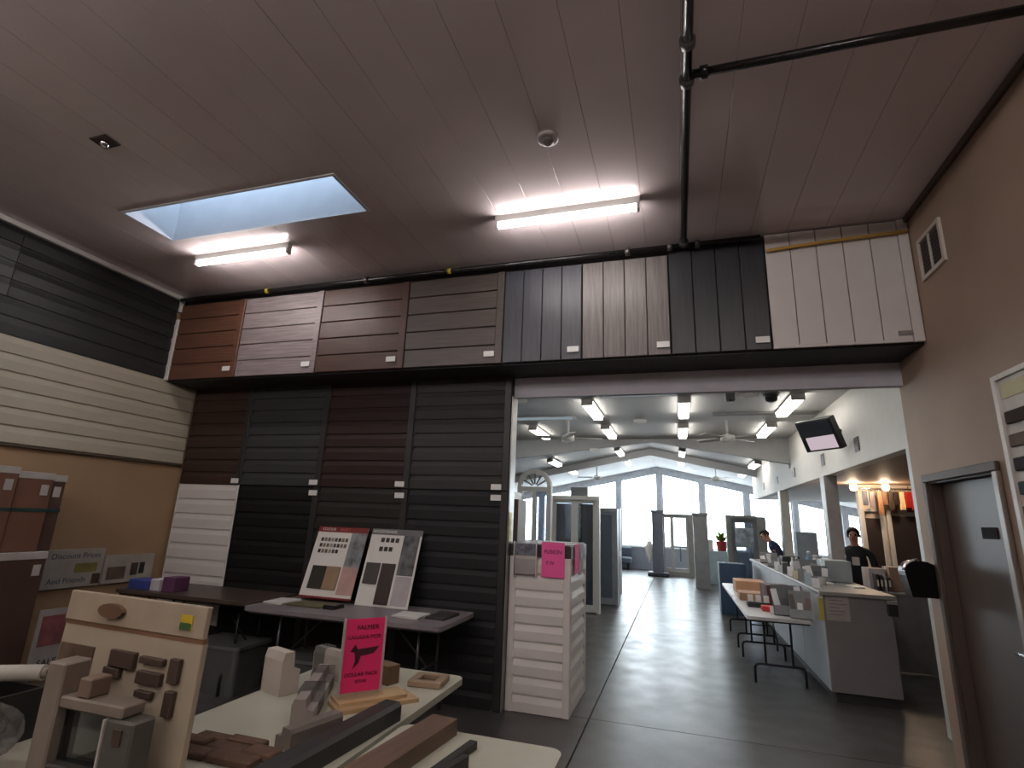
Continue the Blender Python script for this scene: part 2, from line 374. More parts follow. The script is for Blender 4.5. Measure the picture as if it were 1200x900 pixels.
pipe('thin yellow gas pipe in front of the white siding sample', [(0.82, 4.60, 4.05), (0.95, 4.60, 4.06), (1.3, 4.60, 4.08), (1.6, 4.60, 4.09), (1.88, 4.60, 4.10)], 0.014, mat('yellow_pipe', (176, 138, 60), 0.45))
for (x, y, lab) in ((-0.755, 2.975, 'round white smoke detector alone on the ceiling'),):
    t = thing('smoke_detector', lab, 'detector', (x, y, ZC))
    B().lathe(x, y, [(0.075, ZC-0.001), (0.075, ZC-0.02), (0.06, ZC-0.028)], 24).obj('base', mat('detector_grey', (168, 160, 160), 0.4), t)
    B().lathe(x, y, [(0.04, ZC-0.026), (0.045, ZC-0.045), (0.025, ZC-0.055)], 20).obj('sensor', mat('detector_dark', (110, 104, 104), 0.3), t)
t = thing('ceiling_speaker', 'small dark square ceiling fitting near the left wall', 'fitting', (-3.867, 2.22, ZC))
box(-3.95, -3.79, 2.16, 2.28, ZC-0.012, ZC-0.001, 0.003).obj('frame', mat('fitting_dark', (60, 48, 44), 0.5), t)
B().lathe(-3.87, 2.22, [(0.03, ZC-0.012), (0.03, ZC-0.03), (0.015, ZC-0.05)], 14).obj('nozzle', chrome, t)

def strip_light(label, x0, x1, y):
    t = thing('strip_light', label, 'ceiling light', ((x0+x1)/2, y, ZC), 'strip lights of the dim room')
    B().prism([(x0, y-0.035, ZC-0.001), (x0, y+0.035, ZC-0.001), (x0, y+0.022, ZC-0.055), (x0, y-0.022, ZC-0.055)], (x1-x0, 0, 0)).obj('body', white, t)
    for xx in (x0, x1-0.025): box(xx, xx+0.025, y-0.03, y+0.03, ZC-0.11, ZC-0.05, 0.004).obj('end_cap', white, t)
    B().cyl((x0+0.025, y, ZC-0.085), (x1-0.025, y, ZC-0.085), 0.024, seg=14).obj('tube', tube_e, t)
strip_light('lit strip light beside the skylight', -4.72, -3.55, 3.80)
strip_light('lit strip light in the middle of the ceiling, left of the black pipe', -1.42, -0.20, 3.84)
for ry, rn in ((0.45, 'first'), (-1.3, 'second'), (-3.0, 'third')):  # unseen rows added behind the viewer as fill light for the room
    for cx_, cn in ((-4.15, 'leftmost'), (-2.5, 'second from the left'), (-0.8, 'second from the right'), (1.0, 'rightmost')):
        strip_light('added fill strip light on the ceiling behind the viewer, %s row, %s' % (rn, cn), cx_-0.61, cx_+0.61, ry)

# ------------------------------------------------------------------ right wall: vent, door, swatch board, dispenser
t = thing('wall_vent', 'white framed return-air vent high on the right wall', 'vent', (XR, 4.31, 3.6))
vf = B()
for (a, b_, c, d) in ((4.13, 4.50, 3.60, 3.63), (4.13, 4.50, 3.91, 3.94), (4.13, 4.16, 3.63, 3.91), (4.47, 4.50, 3.63, 3.91), (4.31, 4.325, 3.63, 3.91)):
    vf.box(XR-0.02, XR-0.001, a, b_, c, d)
vf.obj('frame', mat('vent_white', (190, 182, 172), 0.5), t)
box(XR-0.006, XR-0.001, 4.16, 4.47, 3.63, 3.91).obj('duct', mat('vent_dark', (70, 64, 58), 0.8), t)
for k in range(9):
    zz = 3.645+k*0.03
    B().prism([(XR-0.006, 4.162, zz), (XR-0.016, 4.162, zz-0.01), (XR-0.016, 4.162, zz-0.007), (XR-0.006, 4.162, zz+0.003)], (0, 0.306, 0)).obj('louvre', mat('vent_slat', (110, 102, 94), 0.5), t)

doorm = mat('brown_steel_door', (74, 62, 54), 0.42, noise=0.06, scale=3)
framem = mat('taupe_door_frame', (74, 62, 54), 0.6, noise=0.05)
d1 = struct(box(XR+0.07, XR+0.115, DY0+0.012, DY1-0.012, 0.01, DZ-0.012, 0.004).obj('door_1', doorm))
box(XR+0.064, XR+0.0705, 4.28, 4.475, 1.69, 1.765, 0.003).obj('door_sign', mat('sign_matt_black', (18, 17, 17), 0.8, spec=0.2), d1)
box(XR+0.062, XR+0.0705, 4.075, 4.13, 0.95, 1.12, 0.003).obj('handle_plate', chrome, d1)
B().path([(XR+0.065, 4.10, 1.03), (XR+0.02, 4.10, 1.03), (XR+0.02, 4.22, 1.03)], 0.011).obj('door_handle', chrome, d1)
def cas(a, b_, c, d): return B().box(XR-0.03, XR-0.001, a, b_, c, d, 0.006)
df = struct(cas(DY0-0.06, DY1+0.06, DZ, DZ+0.06).obj('trim_7', framem))
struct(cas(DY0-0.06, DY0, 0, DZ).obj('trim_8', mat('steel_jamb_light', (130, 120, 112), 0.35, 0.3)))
struct(cas(DY1, DY1+0.06, 0, DZ).obj('trim_9', framem))
jb = B().box(XR, XR+0.16, DY0, DY0+0.012, 0, DZ).box(XR, XR+0.16, DY1-0.012, DY1, 0, DZ).box(XR, XR+0.16, DY0+0.012, DY1-0.012, DZ-0.012, DZ)
struct(jb.obj('trim_10', framem))
struct(B().box(XR+0.115, XR+0.3, DY0-0.1, DY1+0.1, 0, DZ+0.1).obj('wall_closet', mat('closet_dark', (20, 18, 18), 0.9)))

t = thing('colour_swatch_board', 'white framed swatch board on the right wall beside the brown door', 'display board', (XR, 3.4, 1.35))
box(XR-0.02, XR-0.001, 3.05, 3.83, 1.30, 2.62, 0.003).obj('board', mat('board_cream', (196, 190, 182), 0.6), t)
bf = B().box(XR-0.035, XR-0.001, 3.80, 3.84, 1.28, 2.65).box(XR-0.035, XR-0.001, 3.02, 3.05, 1.28, 2.65).box(XR-0.035, XR-0.001, 3.05, 3.80, 2.62, 2.65).box(XR-0.035, XR-0.001, 3.05, 3.80, 1.28, 1.30)
bf.obj('frame', mat('board_frame', (205, 200, 194), 0.4), t)
box(XR-0.024, XR-0.02, 3.25, 3.77, 2.50, 2.59).obj('header_card', mat('header_card_yellowish', (190, 182, 140), 0.6), t)
for k, c in enumerate([(58, 46, 42), (98, 86, 80), (46, 40, 42), (60, 74, 74), (92, 84, 80), (60, 58, 58), (70, 60, 52)]):
    for j, (ya, yb_) in enumerate(((3.47, 3.76), (3.10, 3.40))):
        box(XR-0.04, XR-0.02, ya, yb_, 2.345-k*0.135, 2.42-k*0.135, 0.006).obj('swatch', mat('swatch_%d' % k, c, 0.85, spec=0.2), t)

t = thing('wall_dispenser', 'rounded black dispenser with a painted rim highlight on the wall end beside the brown door', 'dispenser', (1.80, 5.10, 1.22))
d = B(); pr = []
for k in range(9):
    a = PI*k/8; pr.append((1.785+0.115*math.cos(a), 5.03, 1.42+0.085*math.sin(a)))
d.prism([(1.70, 5.03, 1.235), (1.87, 5.03, 1.235)] + pr, (0, 0.14, 0)).obj('housing', mat('gloss_black', (14, 14, 15), 0.15), t)
B().path([(1.785+0.12*math.cos(a), 5.035, 1.42+0.09*math.sin(a)) for a in [PI*(0.55+0.06*k) for k in range(8)]], 0.012).obj('rim_highlight', chrome, t)  # chrome arc standing in for the shiny highlight on the rim
box(1.86, XR-0.001, 5.06, 5.14, 1.30, 1.42, 0.004).obj('wall_bracket', black, t)

# ------------------------------------------------------------------ pedestal
PX0, PX1, PY0, PY1 = -1.585, -0.985, 5.16, 6.05
ped = thing('siding_pedestal', 'white lap-sided display pedestal with a black top band at the hall opening', 'pedestal', ((PX0+PX1)/2, (PY0+PY1)/2, 0))
pm = mat('pedestal_white_siding', (212, 206, 202), 0.5, noise=0.03, var=0.02)
box(PX0+0.03, PX1-0.03, PY0+0.03, PY1-0.03, 0, 1.44).obj('core', mat('pedestal_core', (120, 116, 114), 0.8), ped)
for (x0, x1, y0, y1) in ((PX0, PX0+0.065, PY0, PY0+0.065), (PX1-0.065, PX1, PY0, PY0+0.065), (PX1-0.065, PX1, PY1-0.065, PY1), (PX0, PX0+0.065, PY1-0.065, PY1)):
    box(x0, x1, y0, y1, 0, 1.352, 0.004).obj('corner_post', pm, ped)
for k in range(9):
    z0 = k*0.15; h = 0.15
    pf = [(0.026, z0), (0.004, z0+0.004), (0.004, z0+h*0.55), (0.02, z0+h*0.9), (0.02, z0+h), (0.026, z0+h)]
    B().prism([(PX0+0.065, PY0+a, z) for a, z in pf], (PX1-PX0-0.13, 0, 0)).obj('siding_board', pm, ped)
    B().prism([(PX1-a, PY0+0.065, z) for a, z in pf], (0, PY1-PY0-0.13, 0)).obj('siding_board', pm, ped)
box(PX0-0.005, PX1+0.005, PY0-0.005, PY1+0.005, 1.352, 1.462, 0.004).obj('top_band', mat('pedestal_black', (34, 34, 38), 0.4), ped)
box(PX0+0.01, PX1-0.01, PY0+0.01, PY1-0.01, 1.462, 1.474, 0.003).obj('top', mat('pedestal_top_grey', (130, 132, 136), 0.4), ped)
t = thing('acrylic_sign_holder', 'clear acrylic holder with a grey photo leaflet on the front of the white pedestal', 'leaflet holder', (-1.43, PY0-0.01, 1.18))
box(-1.535, -1.315, PY0-0.012, PY0-0.008, 1.17, 1.49).obj('back_plate', acrylic, t)
box(-1.53, -1.32, PY0-0.018, PY0-0.014, 1.19, 1.47).obj('leaflet', mat('leaflet_pale', (178, 170, 164), 0.6), t)
box(-1.53, -1.32, PY0-0.020, PY0-0.0182, 1.36, 1.47).obj('leaflet_picture', mat('leaflet_photo', (96, 96, 106), 0.6, noise=0.6, scale=30), t)
box(-1.535, -1.315, PY0-0.030, PY0-0.026, 1.16, 1.33).obj('front_pocket', acrylic, t)
for xx in (-1.54, -1.317): box(xx, xx+0.007, PY0-0.034, PY0-0.008, 1.16, 1.49).obj('side_edge', mat('acrylic_edge', (200, 204, 206), 0.2), t)
def pink_sign(label, name, loc, w_, h_, lines, rz, tilt, m, group=None):
    t = thing(name, label, 'sign', loc, group)
    box(-w_/2, w_/2, -0.002, 0.002, 0, h_).obj('card', m, t).location = (0, 0, 0)
    for ch in t.children:
        for v in ch.data.vertices: v.co += Vector(loc)
    for (s_, sz, fx_, fz) in lines:
        text(s_, sz, ink, t, Vector(loc)+Vector((fx_*w_, -0.0035, fz*h_)), (PI/2, 0, 0))
    t.rotation_euler = (tilt, 0, rz)
    return t
t = pink_sign('pink handwritten card on the front of the white pedestal', 'handwritten_sign', (-1.152, PY0-0.012, 1.175), 0.225, 0.32,
          [('FUSION', 0.05, 0.0, 0.72), ('F IV', 0.05, -0.12, 0.40)], 0, 0.0, pinkpale)
t = pink_sign('pink card seen edge-on, on the hall side of the white pedestal', 'handwritten_sign', (PX1+0.014, 5.42, 1.20), 0.22, 0.28, [], PI/2, 0, pinkpale)
t = thing('acrylic_sign_holder', 'clear acrylic holder on the hall side of the white pedestal', 'leaflet holder', (PX1+0.02, 5.6, 1.2))
box(PX1+0.006, PX1+0.010, 5.55, 5.79, 1.18, 1.49).obj('back_plate', acrylic, t)
box(PX1+0.012, PX1+0.016, 5.56, 5.78, 1.20, 1.47).obj('leaflet', mat('leaflet_grey', (150, 150, 156), 0.6), t)
box(PX1+0.026, PX1+0.030, 5.55, 5.79, 1.18, 1.34).obj('front_pocket', acrylic, t)
box(PX1+0.006, PX1+0.030, 5.546, 5.552, 1.18, 1.49).obj('side_edge', mat('acrylic_edge', (200, 204, 206), 0.2), t)

# ------------------------------------------------------------------ folding tables
def round_rect(x0, x1, y0, y1, r, z, n=5):
    pts = []
    for (cx, cy, a0) in ((x1-r, y1-r, 0), (x0+r, y1-r, PI/2), (x0+r, y0+r, PI), (x1-r, y0+r, 1.5*PI)):
        for k in range(n+1):
            a = a0+PI/2*k/n; pts.append((cx+r*math.cos(a), cy+r*math.sin(a), z))
    return pts
def folding_table(label, x0, x1, y0, y1, h, topm, group=None, along='X', legm=blackmetal, nm='folding_table'):
    t = thing(nm, label, 'table', ((x0+x1)/2, (y0+y1)/2, 0), group)
    B().prism(round_rect(x0, x1, y0, y1, 0.06, h-0.035), (0, 0, 0.035)).obj('tabletop', topm, t)
    B().prism(round_rect(x0+0.03, x1-0.03, y0+0.03, y1-0.03, 0.04, h-0.055), (0, 0, 0.02)).obj('apron', legm, t)
    for e in (0, 1):
        b = B(); r = 0.0125
        if along == 'X':
            px = x0+0.28 if e == 0 else x1-0.28
            P = lambda u, z: (px, u, z); u0_, u1_ = y0+0.08, y1-0.08
        else:
            py = y0+0.28 if e == 0 else y1-0.28
            P = lambda u, z: (u, py, z); u0_, u1_ = x0+0.08, x1-0.08
        b.path([P(u0_+0.12, h-0.055), P(u0_+0.12, 0.20)], r); b.path([P(u1_-0.12, h-0.055), P(u1_-0.12, 0.20)], r)
        b.path([P(u0_, 0.003), P(u0_, 0.16), P(u0_+0.015, 0.19), P(u0_+0.05, 0.20), P(u1_-0.05, 0.20), P(u1_-0.015, 0.19), P(u1_, 0.16), P(u1_, 0.003)], r*1.15)
        b.obj('leg_frame', legm, t)
        s = 1 if e == 0 else -1
        if along == 'X': q = [(px, (y0+y1)/2, 0.42), (px+s*0.38, (y0+y1)/2, h-0.06)]
        else: q = [((x0+x1)/2, py, 0.42), ((x0+x1)/2, py+s*0.38, h-0.06)]
        B().path(q, 0.008).path([(P(u0_+0.12, 0.42)), (P(u1_-0.12, 0.42))], 0.009).obj('brace', legm, t)
    return t
grey_top = mat('granite_grey_tabletop', (124, 118, 120), 0.4, noise=0.08, scale=40)
brown_top = mat('dark_brown_tabletop', (74, 62, 54), 0.4, noise=0.15, scale=6, stretch=(0.5, 8, 1))
cream_top = mat('cream_plastic_tabletop', (176, 174, 158), 0.45, noise=0.04)
steelleg = mat('grey_table_leg', (84, 84, 86), 0.4, 0.5)
folding_table('dark brown folding table along the siding wall, left of the grey one', -5.60, -3.86, 4.33, 5.03, 0.845, brown_top, along='X')
folding_table('grey folding table along the siding wall, below the two display boards', -3.84, -1.86, 4.22, 5.02, 0.83, grey_top, along='X', legm=steelleg)
folding_table('cream folding table carrying the pink sign and plastic-wrapped profiles', -2.22, -1.30, 1.50, 3.38, 0.74, cream_top, along='Y', legm=steelleg)
folding_table('cream folding table nearest the viewer, right of the one with the pink sign', -1.275, -0.51, 0.72, 2.56, 0.74, cream_top, along='Y', legm=steelleg)
folding_table('cream folding table at the lower left, under the black sample case', -4.05, -2.26, 1.25, 2.02, 0.74, cream_top, legm=steelleg)

# things on and around the tables
def leaning_board(name, label, x0, x1, z0, h, y0, y1, build):
    # board standing on a table and leaning back; built upright then tilted
    t = thing(name, label, 'display board', ((x0+x1)/2, y0, z0))
    build(t, x0, x1, z0, h, y0)
    t.rotation_euler.x = -math.atan2(y1-y0, h)
    return t
swm = [mat('chip_%d' % k, c, 0.5) for k, c in enumerate([(40, 38, 36), (92, 84, 74), (70, 70, 70), (120, 108, 92), (150, 140, 124)])]
def board_red(t, x0, x1, z0, h, y):
    box(x0, x1, y, y+0.008, z0, z0+h, 0.002).obj('backing_board', paper, t)
    hd = box(x0, x1, y-0.003, y, z0+h*0.92, z0+h).obj('red_header', mat('header_red', (112, 30, 28), 0.5), t)
    text('COLOUR', 0.04, paper, t, (x0+0.13, y-0.005, z0+h*0.96), (PI/2, 0, 0))
    text('SELECT', 0.04, mat('pale_red_print', (190, 100, 96), 0.5), t, (x0+0.33, y-0.005, z0+h*0.96), (PI/2, 0, 0))
    pics = box(x0+0.42, x1, y-0.003, y, z0+h*0.43, z0+h*0.92).obj('photo_strip', mat('photo_greys', (112, 116, 118), 0.5, noise=0.7, scale=9), t)
    box(x0+0.42, x1, y-0.003, y, z0+0.03, z0+h*0.43).obj('salmon_block', mat('salmon_print', (176, 142, 134), 0.5), t)
    box(x0+0.07, x0+0.235, y-0.014, y, z0+0.07, z0+h*0.42, 0.002).obj('siding_swatch', mat('swatch_black_olive', (44, 42, 36), 0.4), t)['label'] = 'black siding swatch'
    box(x0+0.24, x0+0.40, y-0.014, y, z0+0.07, z0+h*0.42, 0.002).obj('siding_swatch', mat('swatch_tan', (140, 116, 94), 0.4), t)['label'] = 'tan siding swatch'
    for k in range(22):
        r, c = divmod(k, 8); cx_ = x0+0.07+c*0.042; cz = z0+h*(0.78-r*0.085)
        box(cx_, cx_+0.026, y-0.008, y, cz, cz+0.036).obj('colour_chip', swm[(k*3+r) % 5], t)
    box(x0, x1, y-0.02, y+0.02, z0-0.02, z0, 0.002).obj('red_foot', mat('header_red', (112, 30, 28), 0.5), t)
leaning_board('colour_display_board', 'white colour chart board with a red header, leaning on the grey table', -3.69, -3.09, 0.875, 0.70, 4.80, 5.02, board_red)
def board_grey(t, x0, x1, z0, h, y):
    box(x0, x1, y, y+0.008, z0, z0+h, 0.002).obj('backing_board', paper, t)
    box(x0, x1, y-0.003, y, z0+h*0.92, z0+h).obj('grey_header', mat('header_grey', (98, 98, 98), 0.5), t)
    text('WOOD', 0.04, paper, t, (x0+0.08, y-0.005, z0+h*0.96), (PI/2, 0, 0))
    text('GRAINS', 0.04, paper, t, (x0+0.22, y-0.005, z0+h*0.96), (PI/2, 0, 0))
    box(x0+0.38, x1-0.02, y-0.003, y, z0+h*0.40, z0+h*0.92).obj('photo_strip', mat('photo_house', (78, 80, 82), 0.5, noise=0.9, scale=12), t)
    box(x0+0.38, x1-0.02, y-0.003, y, z0+0.02, z0+h*0.39).obj('grey_block', mat('lilac_grey_print', (168, 162, 164), 0.5), t)
    box(x0+0.03, x0+0.185, y-0.014, y, z0+0.20, z0+h*0.54, 0.002).obj('siding_swatch', mat('swatch_slate', (62, 58, 56), 0.4), t)['label'] = 'slate siding swatch'
    box(x0+0.205, x0+0.355, y-0.014, y, z0+0.02, z0+h*0.54, 0.002).obj('siding_swatch', mat('swatch_espresso', (48, 36, 32), 0.4), t)['label'] = 'espresso siding swatch'
    for k in range(7):
        r, c = divmod(k, 4); cx_ = x0+0.13+c*0.055; cz = z0+h*(0.82-r*0.12)
        box(cx_, cx_+0.036, y-0.008, y, cz, cz+0.042).obj('colour_chip', swm[0], t)
leaning_board('colour_display_board', 'white wood-grain chart board with a grey header, leaning on the grey table', -3.04, -2.465, 0.832, 0.745, 4.80, 5.02, board_grey)
def slab(name, label, cat, x0, x1, y0, y1, z0, z1, m, ang=0.0, group=None, bev=0.003):
    o = thing(name, label, cat, ((x0+x1)/2, (y0+y1)/2, z0), group)
    box(x0, x1, y0, y1, z0, z1, bev).obj('slab', m, o); o.rotation_euler.z = ang
    return o
def booklet(label, x0, x1, y0, y1, z, m, ang=0.0, n=3, name='brochure_stack', cat='brochures', th=0.006):
    t = thing(name, label, cat, ((x0+x1)/2, (y0+y1)/2, z))
    for k in range(n):
        b = box(x0, x1, y0, y1, z+k*th, z+(k+1)*th-0.001, 0.001).turn((k-1)*0.06, ((x0+x1)/2, (y0+y1)/2, 0))
        b.obj('brochure', m, t)
    t.rotation_euler.z = ang
    return t
booklet('cream leaflets on the grey table in front of the red-topped board', -3.82, -3.60, 4.46, 4.74, 0.8305, paper)
booklet('olive leaflets on the grey table in front of the red-topped board', -3.56, -3.18, 4.46, 4.72, 0.8305, mat('olive_print', (92, 88, 58), 0.5), n=2)
booklet('black offcut pieces between the two display boards on the grey table', -3.15, -3.03, 4.46, 4.62, 0.8305, black, n=3, name='sample_offcut', cat='samples', th=0.012)
booklet('white leaflets near the right end of the grey table', -2.42, -2.16, 4.42, 4.66, 0.8305, paper)
booklet('dark sample pieces at the right end of the grey table', -2.12, -1.94, 4.48, 4.8, 0.8305, mat('dark_sample', (60, 56, 54), 0.5), n=2, name='sample_offcut', cat='samples', th=0.012)
for (nm, lab, x0, x1, z1, c) in (('small_box', 'blue box at the left end of the brown table', -5.52, -5.24, 0.93, (52, 66, 130)), ('small_box', 'small white box beside the blue one on the brown table', -5.22, -5.10, 0.95, (190, 188, 190)), ('small_box', 'purple box on the brown table in front of the white siding', -5.06, -4.90, 0.98, (92, 54, 84))):
    t = thing(nm, lab, 'box', ((x0+x1)/2, 4.5, 0.8455)); box(x0, x1, 4.42, 4.60, 0.8455, z1, 0.004).obj('carton', mat(nm+str(c), c, 0.6), t)
    box(x0+0.004, x1-0.004, 4.425, 4.595, z1-0.001, z1+0.006, 0.002).obj('lid', mat(nm+'lid'+str(c), tuple(min(255, int(v*1.15)) for v in c), 0.6), t)
# storage tubs under the long tables
def tub(label, x0, x1, y0, y1, z0, z1, m, lidm):
    t = thing('storage_tub', label, 'tub', ((x0+x1)/2, (y0+y1)/2, z0))
    cx, cy = (x0+x1)/2, (y0+y1)/2
    b = B(); a = round_rect(x0+0.03, x1-0.03, y0+0.03, y1-0.03, 0.04, z0); c = round_rect(x0, x1, y0, y1, 0.05, z1)
    A = [b.bm.verts.new(p) for p in a]; C = [b.bm.verts.new(p) for p in c]; b.bm.faces.new(A[::-1]); b.bm.faces.new(C)
    for i in range(len(A)): b.bm.faces.new([A[i], A[(i+1) % len(A)], C[(i+1) % len(A)], C[i]])
    b.obj('tub_body', m, t)
    B().prism(round_rect(x0-0.015, x1+0.015, y0-0.015, y1+0.015, 0.05, z1), (0, 0, 0.03)).obj('lid', lidm, t)
tubm = mat('grey_translucent_tub', (84, 86, 84), 0.35)
tub('grey lidded storage tub under the brown table', -4.6, -3.98, 4.4, 4.85, 0.0, 0.40, tubm, mat('tub_lid', (98, 100, 98), 0.4))
tub('second grey storage tub, under the grey table', -3.6, -3.0, 4.45, 4.9, 0.0, 0.36, tubm, mat('tub_lid', (98, 100, 98), 0.4))

# white window-sample board on the near table
bw = thing('window_sample_board', 'large white board of brown window corner samples, in the left foreground', 'display board', (-2.14, 1.75, 0.745))
crm = mat('cream_board', (156, 144, 126), 0.55, noise=0.05, scale=4); brn = mat('sample_brown', (64, 50, 42), 0.5)
box(-2.545, -1.735, 1.75, 1.775, 0.745, 1.195, 0.002).obj('lower_board', crm, bw)
box(-2.545, -1.735, 1.742, 1.765, 1.21, 1.325, 0.003).obj('header_board', mat('cream_header', (152, 138, 120), 0.5), bw)
box(-2.545, -1.735, 1.748, 1.77, 1.193, 1.212).obj('brown_groove', mat('groove_brown', (112, 82, 60), 0.6), bw)
B().prism([(-2.25+0.075*math.cos(a)*(1.0), 1.741, 1.268+0.028*math.sin(a)) for a in [2*PI*k/14 for k in range(14)]], (0, -0.018, 0)).obj('pull_handle', mat('handle_brown', (96, 72, 58), 0.4), bw)
box(-1.86, -1.80, 1.738, 1.742, 1.238, 1.29).obj('yellow_logo', mat('logo_yellow', (186, 160, 40), 0.5), bw)
box(-1.86, -1.80, 1.736, 1.738, 1.238, 1.262).obj('green_logo', mat('logo_green', (60, 92, 50), 0.5), bw)
box(-2.53, -2.32, 1.744, 1.75, 0.98, 1.12).obj('window_picture', mat('picture_brown', (84, 68, 56), 0.5, noise=0.5, scale=12), bw)
for (x0, x1, z0, z1) in ((-2.20, -2.06, 1.07, 1.13), (-2.22, -2.13, 1.03, 1.065), (-2.03, -1.90, 1.10, 1.125), (-2.03, -1.90, 1.03, 1.075), (-2.02, -1.93, 0.985, 1.008), (-1.865, -1.815, 1.05, 1.135), (-1.86, -1.815, 0.94, 1.025)):
    box(x0, x1, 1.728, 1.75, z0, z1, 0.003).obj('profile_sample', brn, bw)
bw.rotation_euler = (-0.03, 0, -0.06)

# pink sign on the middle table
ps = thing('price_sign', 'tall pink printed price card in a clear holder on the cream table', 'sign', (-1.625, 2.70, 0.775))
PX_, PY_ = -1.625, 2.70
def psb(x0, x1, y0, y1, z0, z1, nm, m): return box(PX_+x0, PX_+x1, PY_+y0, PY_+y1, z0, z1).obj(nm, m, ps)
psb(-0.105, 0.105, 0, 0.004, 0.795, 1.15, 'card', pink)
psb(-0.115, -0.105, -0.008, 0.012, 0.785, 1.155, 'holder_edge', mat('acrylic_edge_dim', (170, 160, 160), 0.3)); psb(0.105, 0.115, -0.008, 0.012, 0.785, 1.155, 'holder_edge', mat('acrylic_edge_dim', (170, 160, 160), 0.3))
psb(-0.115, 0.115, -0.05, 0.05, 0.780, 0.787, 'holder_foot', acrylic)
for (s_, sz, xx, zz) in (('FALMER', 0.034, 0.015, 1.105), ('CANADA-MOR', 0.027, 0.0, 1.058), ('DOLLAR PACK', 0.027, 0.0, 0.878), ('$20.00', 0.022, 0.0, 0.845)):
    text(s_, sz, ink, ps, (PX_+xx, PY_-0.002, zz), (PI/2, 0, 0))
B().prism([(PX_+a, PY_-0.001, z) for a, z in ((-0.07, 0.99), (-0.045, 1.025), (-0.03, 1.0), (0.085, 1.008), (0.055, 0.975), (-0.012, 0.966), (-0.02, 0.935), (-0.05, 0.905), (-0.04, 0.945), (-0.045, 0.985))], (0, -0.001, 0)).obj('printed_emblem', mat('dark_magenta_ink', (60, 16, 34), 0.7), ps)
ps.rotation_euler = (0, 0, 0.85)

# profiles and boards on the middle table
foam = mat('foam_white', (176, 168, 158), 0.7, noise=0.06); alum = mat('wrapped_grey_profile', (140, 132, 126), 0.35, noise=0.1)
wd = mat('pale_wood', (168, 140, 104), 0.6, noise=0.18, scale=4, stretch=(1, 9, 1)); wd2 = mat('brown_wood_moulding', (110, 88, 66), 0.55, noise=0.2, scale=4, stretch=(1, 9, 1))
def beam(name, label, cat, p0, p1, w_, h_, m, prof='box', z=None, group=None, extra=None):
    # long piece lying on a table between two points
    p0, p1 = Vector(p0), Vector(p1); d = p1-p0; L_ = d.length; ang = math.atan2(d.y, d.x)
    t = thing(name, label, cat, p0, group)
    if prof == 'box': pts = [(0, -w_/2, 0), (0, w_/2, 0), (0, w_/2, h_), (0, -w_/2, h_)]
    elif prof == 'step': pts = [(0, -w_/2, 0), (0, w_/2, 0), (0, w_/2, h_*0.55), (0, w_*0.15, h_*0.6), (0, w_*0.1, h_), (0, -w_*0.4, h_), (0, -w_/2, h_*0.8)]
    else: pts = [(0, -w_/2, 0), (0, w_/2, 0), (0, w_/2, h_*0.3), (0, w_*0.2, h_*0.45), (0, w_*0.05, h_), (0, -w_/2, h_)]
    b = B().prism([(p0.x, p0.y+y, p0.z+z_) for _, y, z_ in pts], (L_, 0, 0)); b.obj('profile', m, t)
    if extra: 
        for (f0, f1, mm) in extra:
            B().box(p0.x+f0*L_, p0.x+f1*L_, p0.y-w_/2-0.003, p0.y+w_/2+0.003, p0.z-0.0005, p0.z+h_+0.004, 0.002).obj('wrap_band', mm, t)
    t.rotation_euler = (0, -math.asin(d.z/L_), ang)
    return t
beam('foam_block', 'upright white foam-wrapped profile end on the cream table', 'profile', (-2.20, 2.72, 0.741), (-2.03, 2.66, 0.741), 0.11, 0.21, foam, 'step')
beam('wrapped_profile', 'plastic-wrapped grey window profile, left of the pink sign', 'profile', (-1.96, 2.88, 0.741), (-1.69, 2.33, 0.741), 0.10, 0.11, alum, 'step', extra=[(0.05, 0.3, polybag), (0.55, 0.8, polybag)])
beam('wrapped_profile', 'plastic-wrapped pale profile behind the grey one', 'profile', (-2.14, 3.05, 0.741), (-1.83, 2.97, 0.741), 0.08, 0.16, mat('pale_profile', (150, 144, 136), 0.4), 'step', extra=[(0.02, 0.3, polybag)])
beam('wood_board', 'brown wooden strip lying behind the pink sign', 'board', (-2.05, 3.20, 0.741), (-1.62, 3.05, 0.741), 0.09, 0.10, wd2)
beam('wood_board', 'pale upright offcut behind the pink sign', 'board', (-1.76, 2.98, 0.741), (-1.70, 2.96, 0.741), 0.05, 0.30, foam)
beam('wood_board', 'lowest pale board under the pink sign', 'board', (-1.68, 2.56, 0.741), (-1.42, 2.90, 0.741), 0.18, 0.018, wd)
beam('wood_board', 'upper pale board under the pink sign, with a brown edge', 'board', (-1.70, 2.60, 0.760), (-1.47, 2.88, 0.760), 0.15, 0.015, mat('tan_board', (176, 150, 112), 0.6, noise=0.15))
fr = thing('frame_corner_sample', 'small square brown frame sample at the right end of the cream table', 'sample', (-1.44, 3.155, 0.741))
for (x0, x1, y0, y1) in ((-1.54, -1.34, 3.06, 3.10), (-1.54, -1.34, 3.21, 3.25), (-1.54, -1.49, 3.10, 3.21), (-1.39, -1.34, 3.10, 3.21)):
    box(x0, x1, y0, y1, 0.741, 0.775, 0.004).obj('rail', mat('frame_tan', (138, 116, 94), 0.5), fr)
box(-1.49, -1.39, 3.10, 3.21, 0.741, 0.752).obj('panel_insert', mat('insert_brown', (70, 54, 44), 0.5), fr)
fr.rotation_euler.z = 0.12
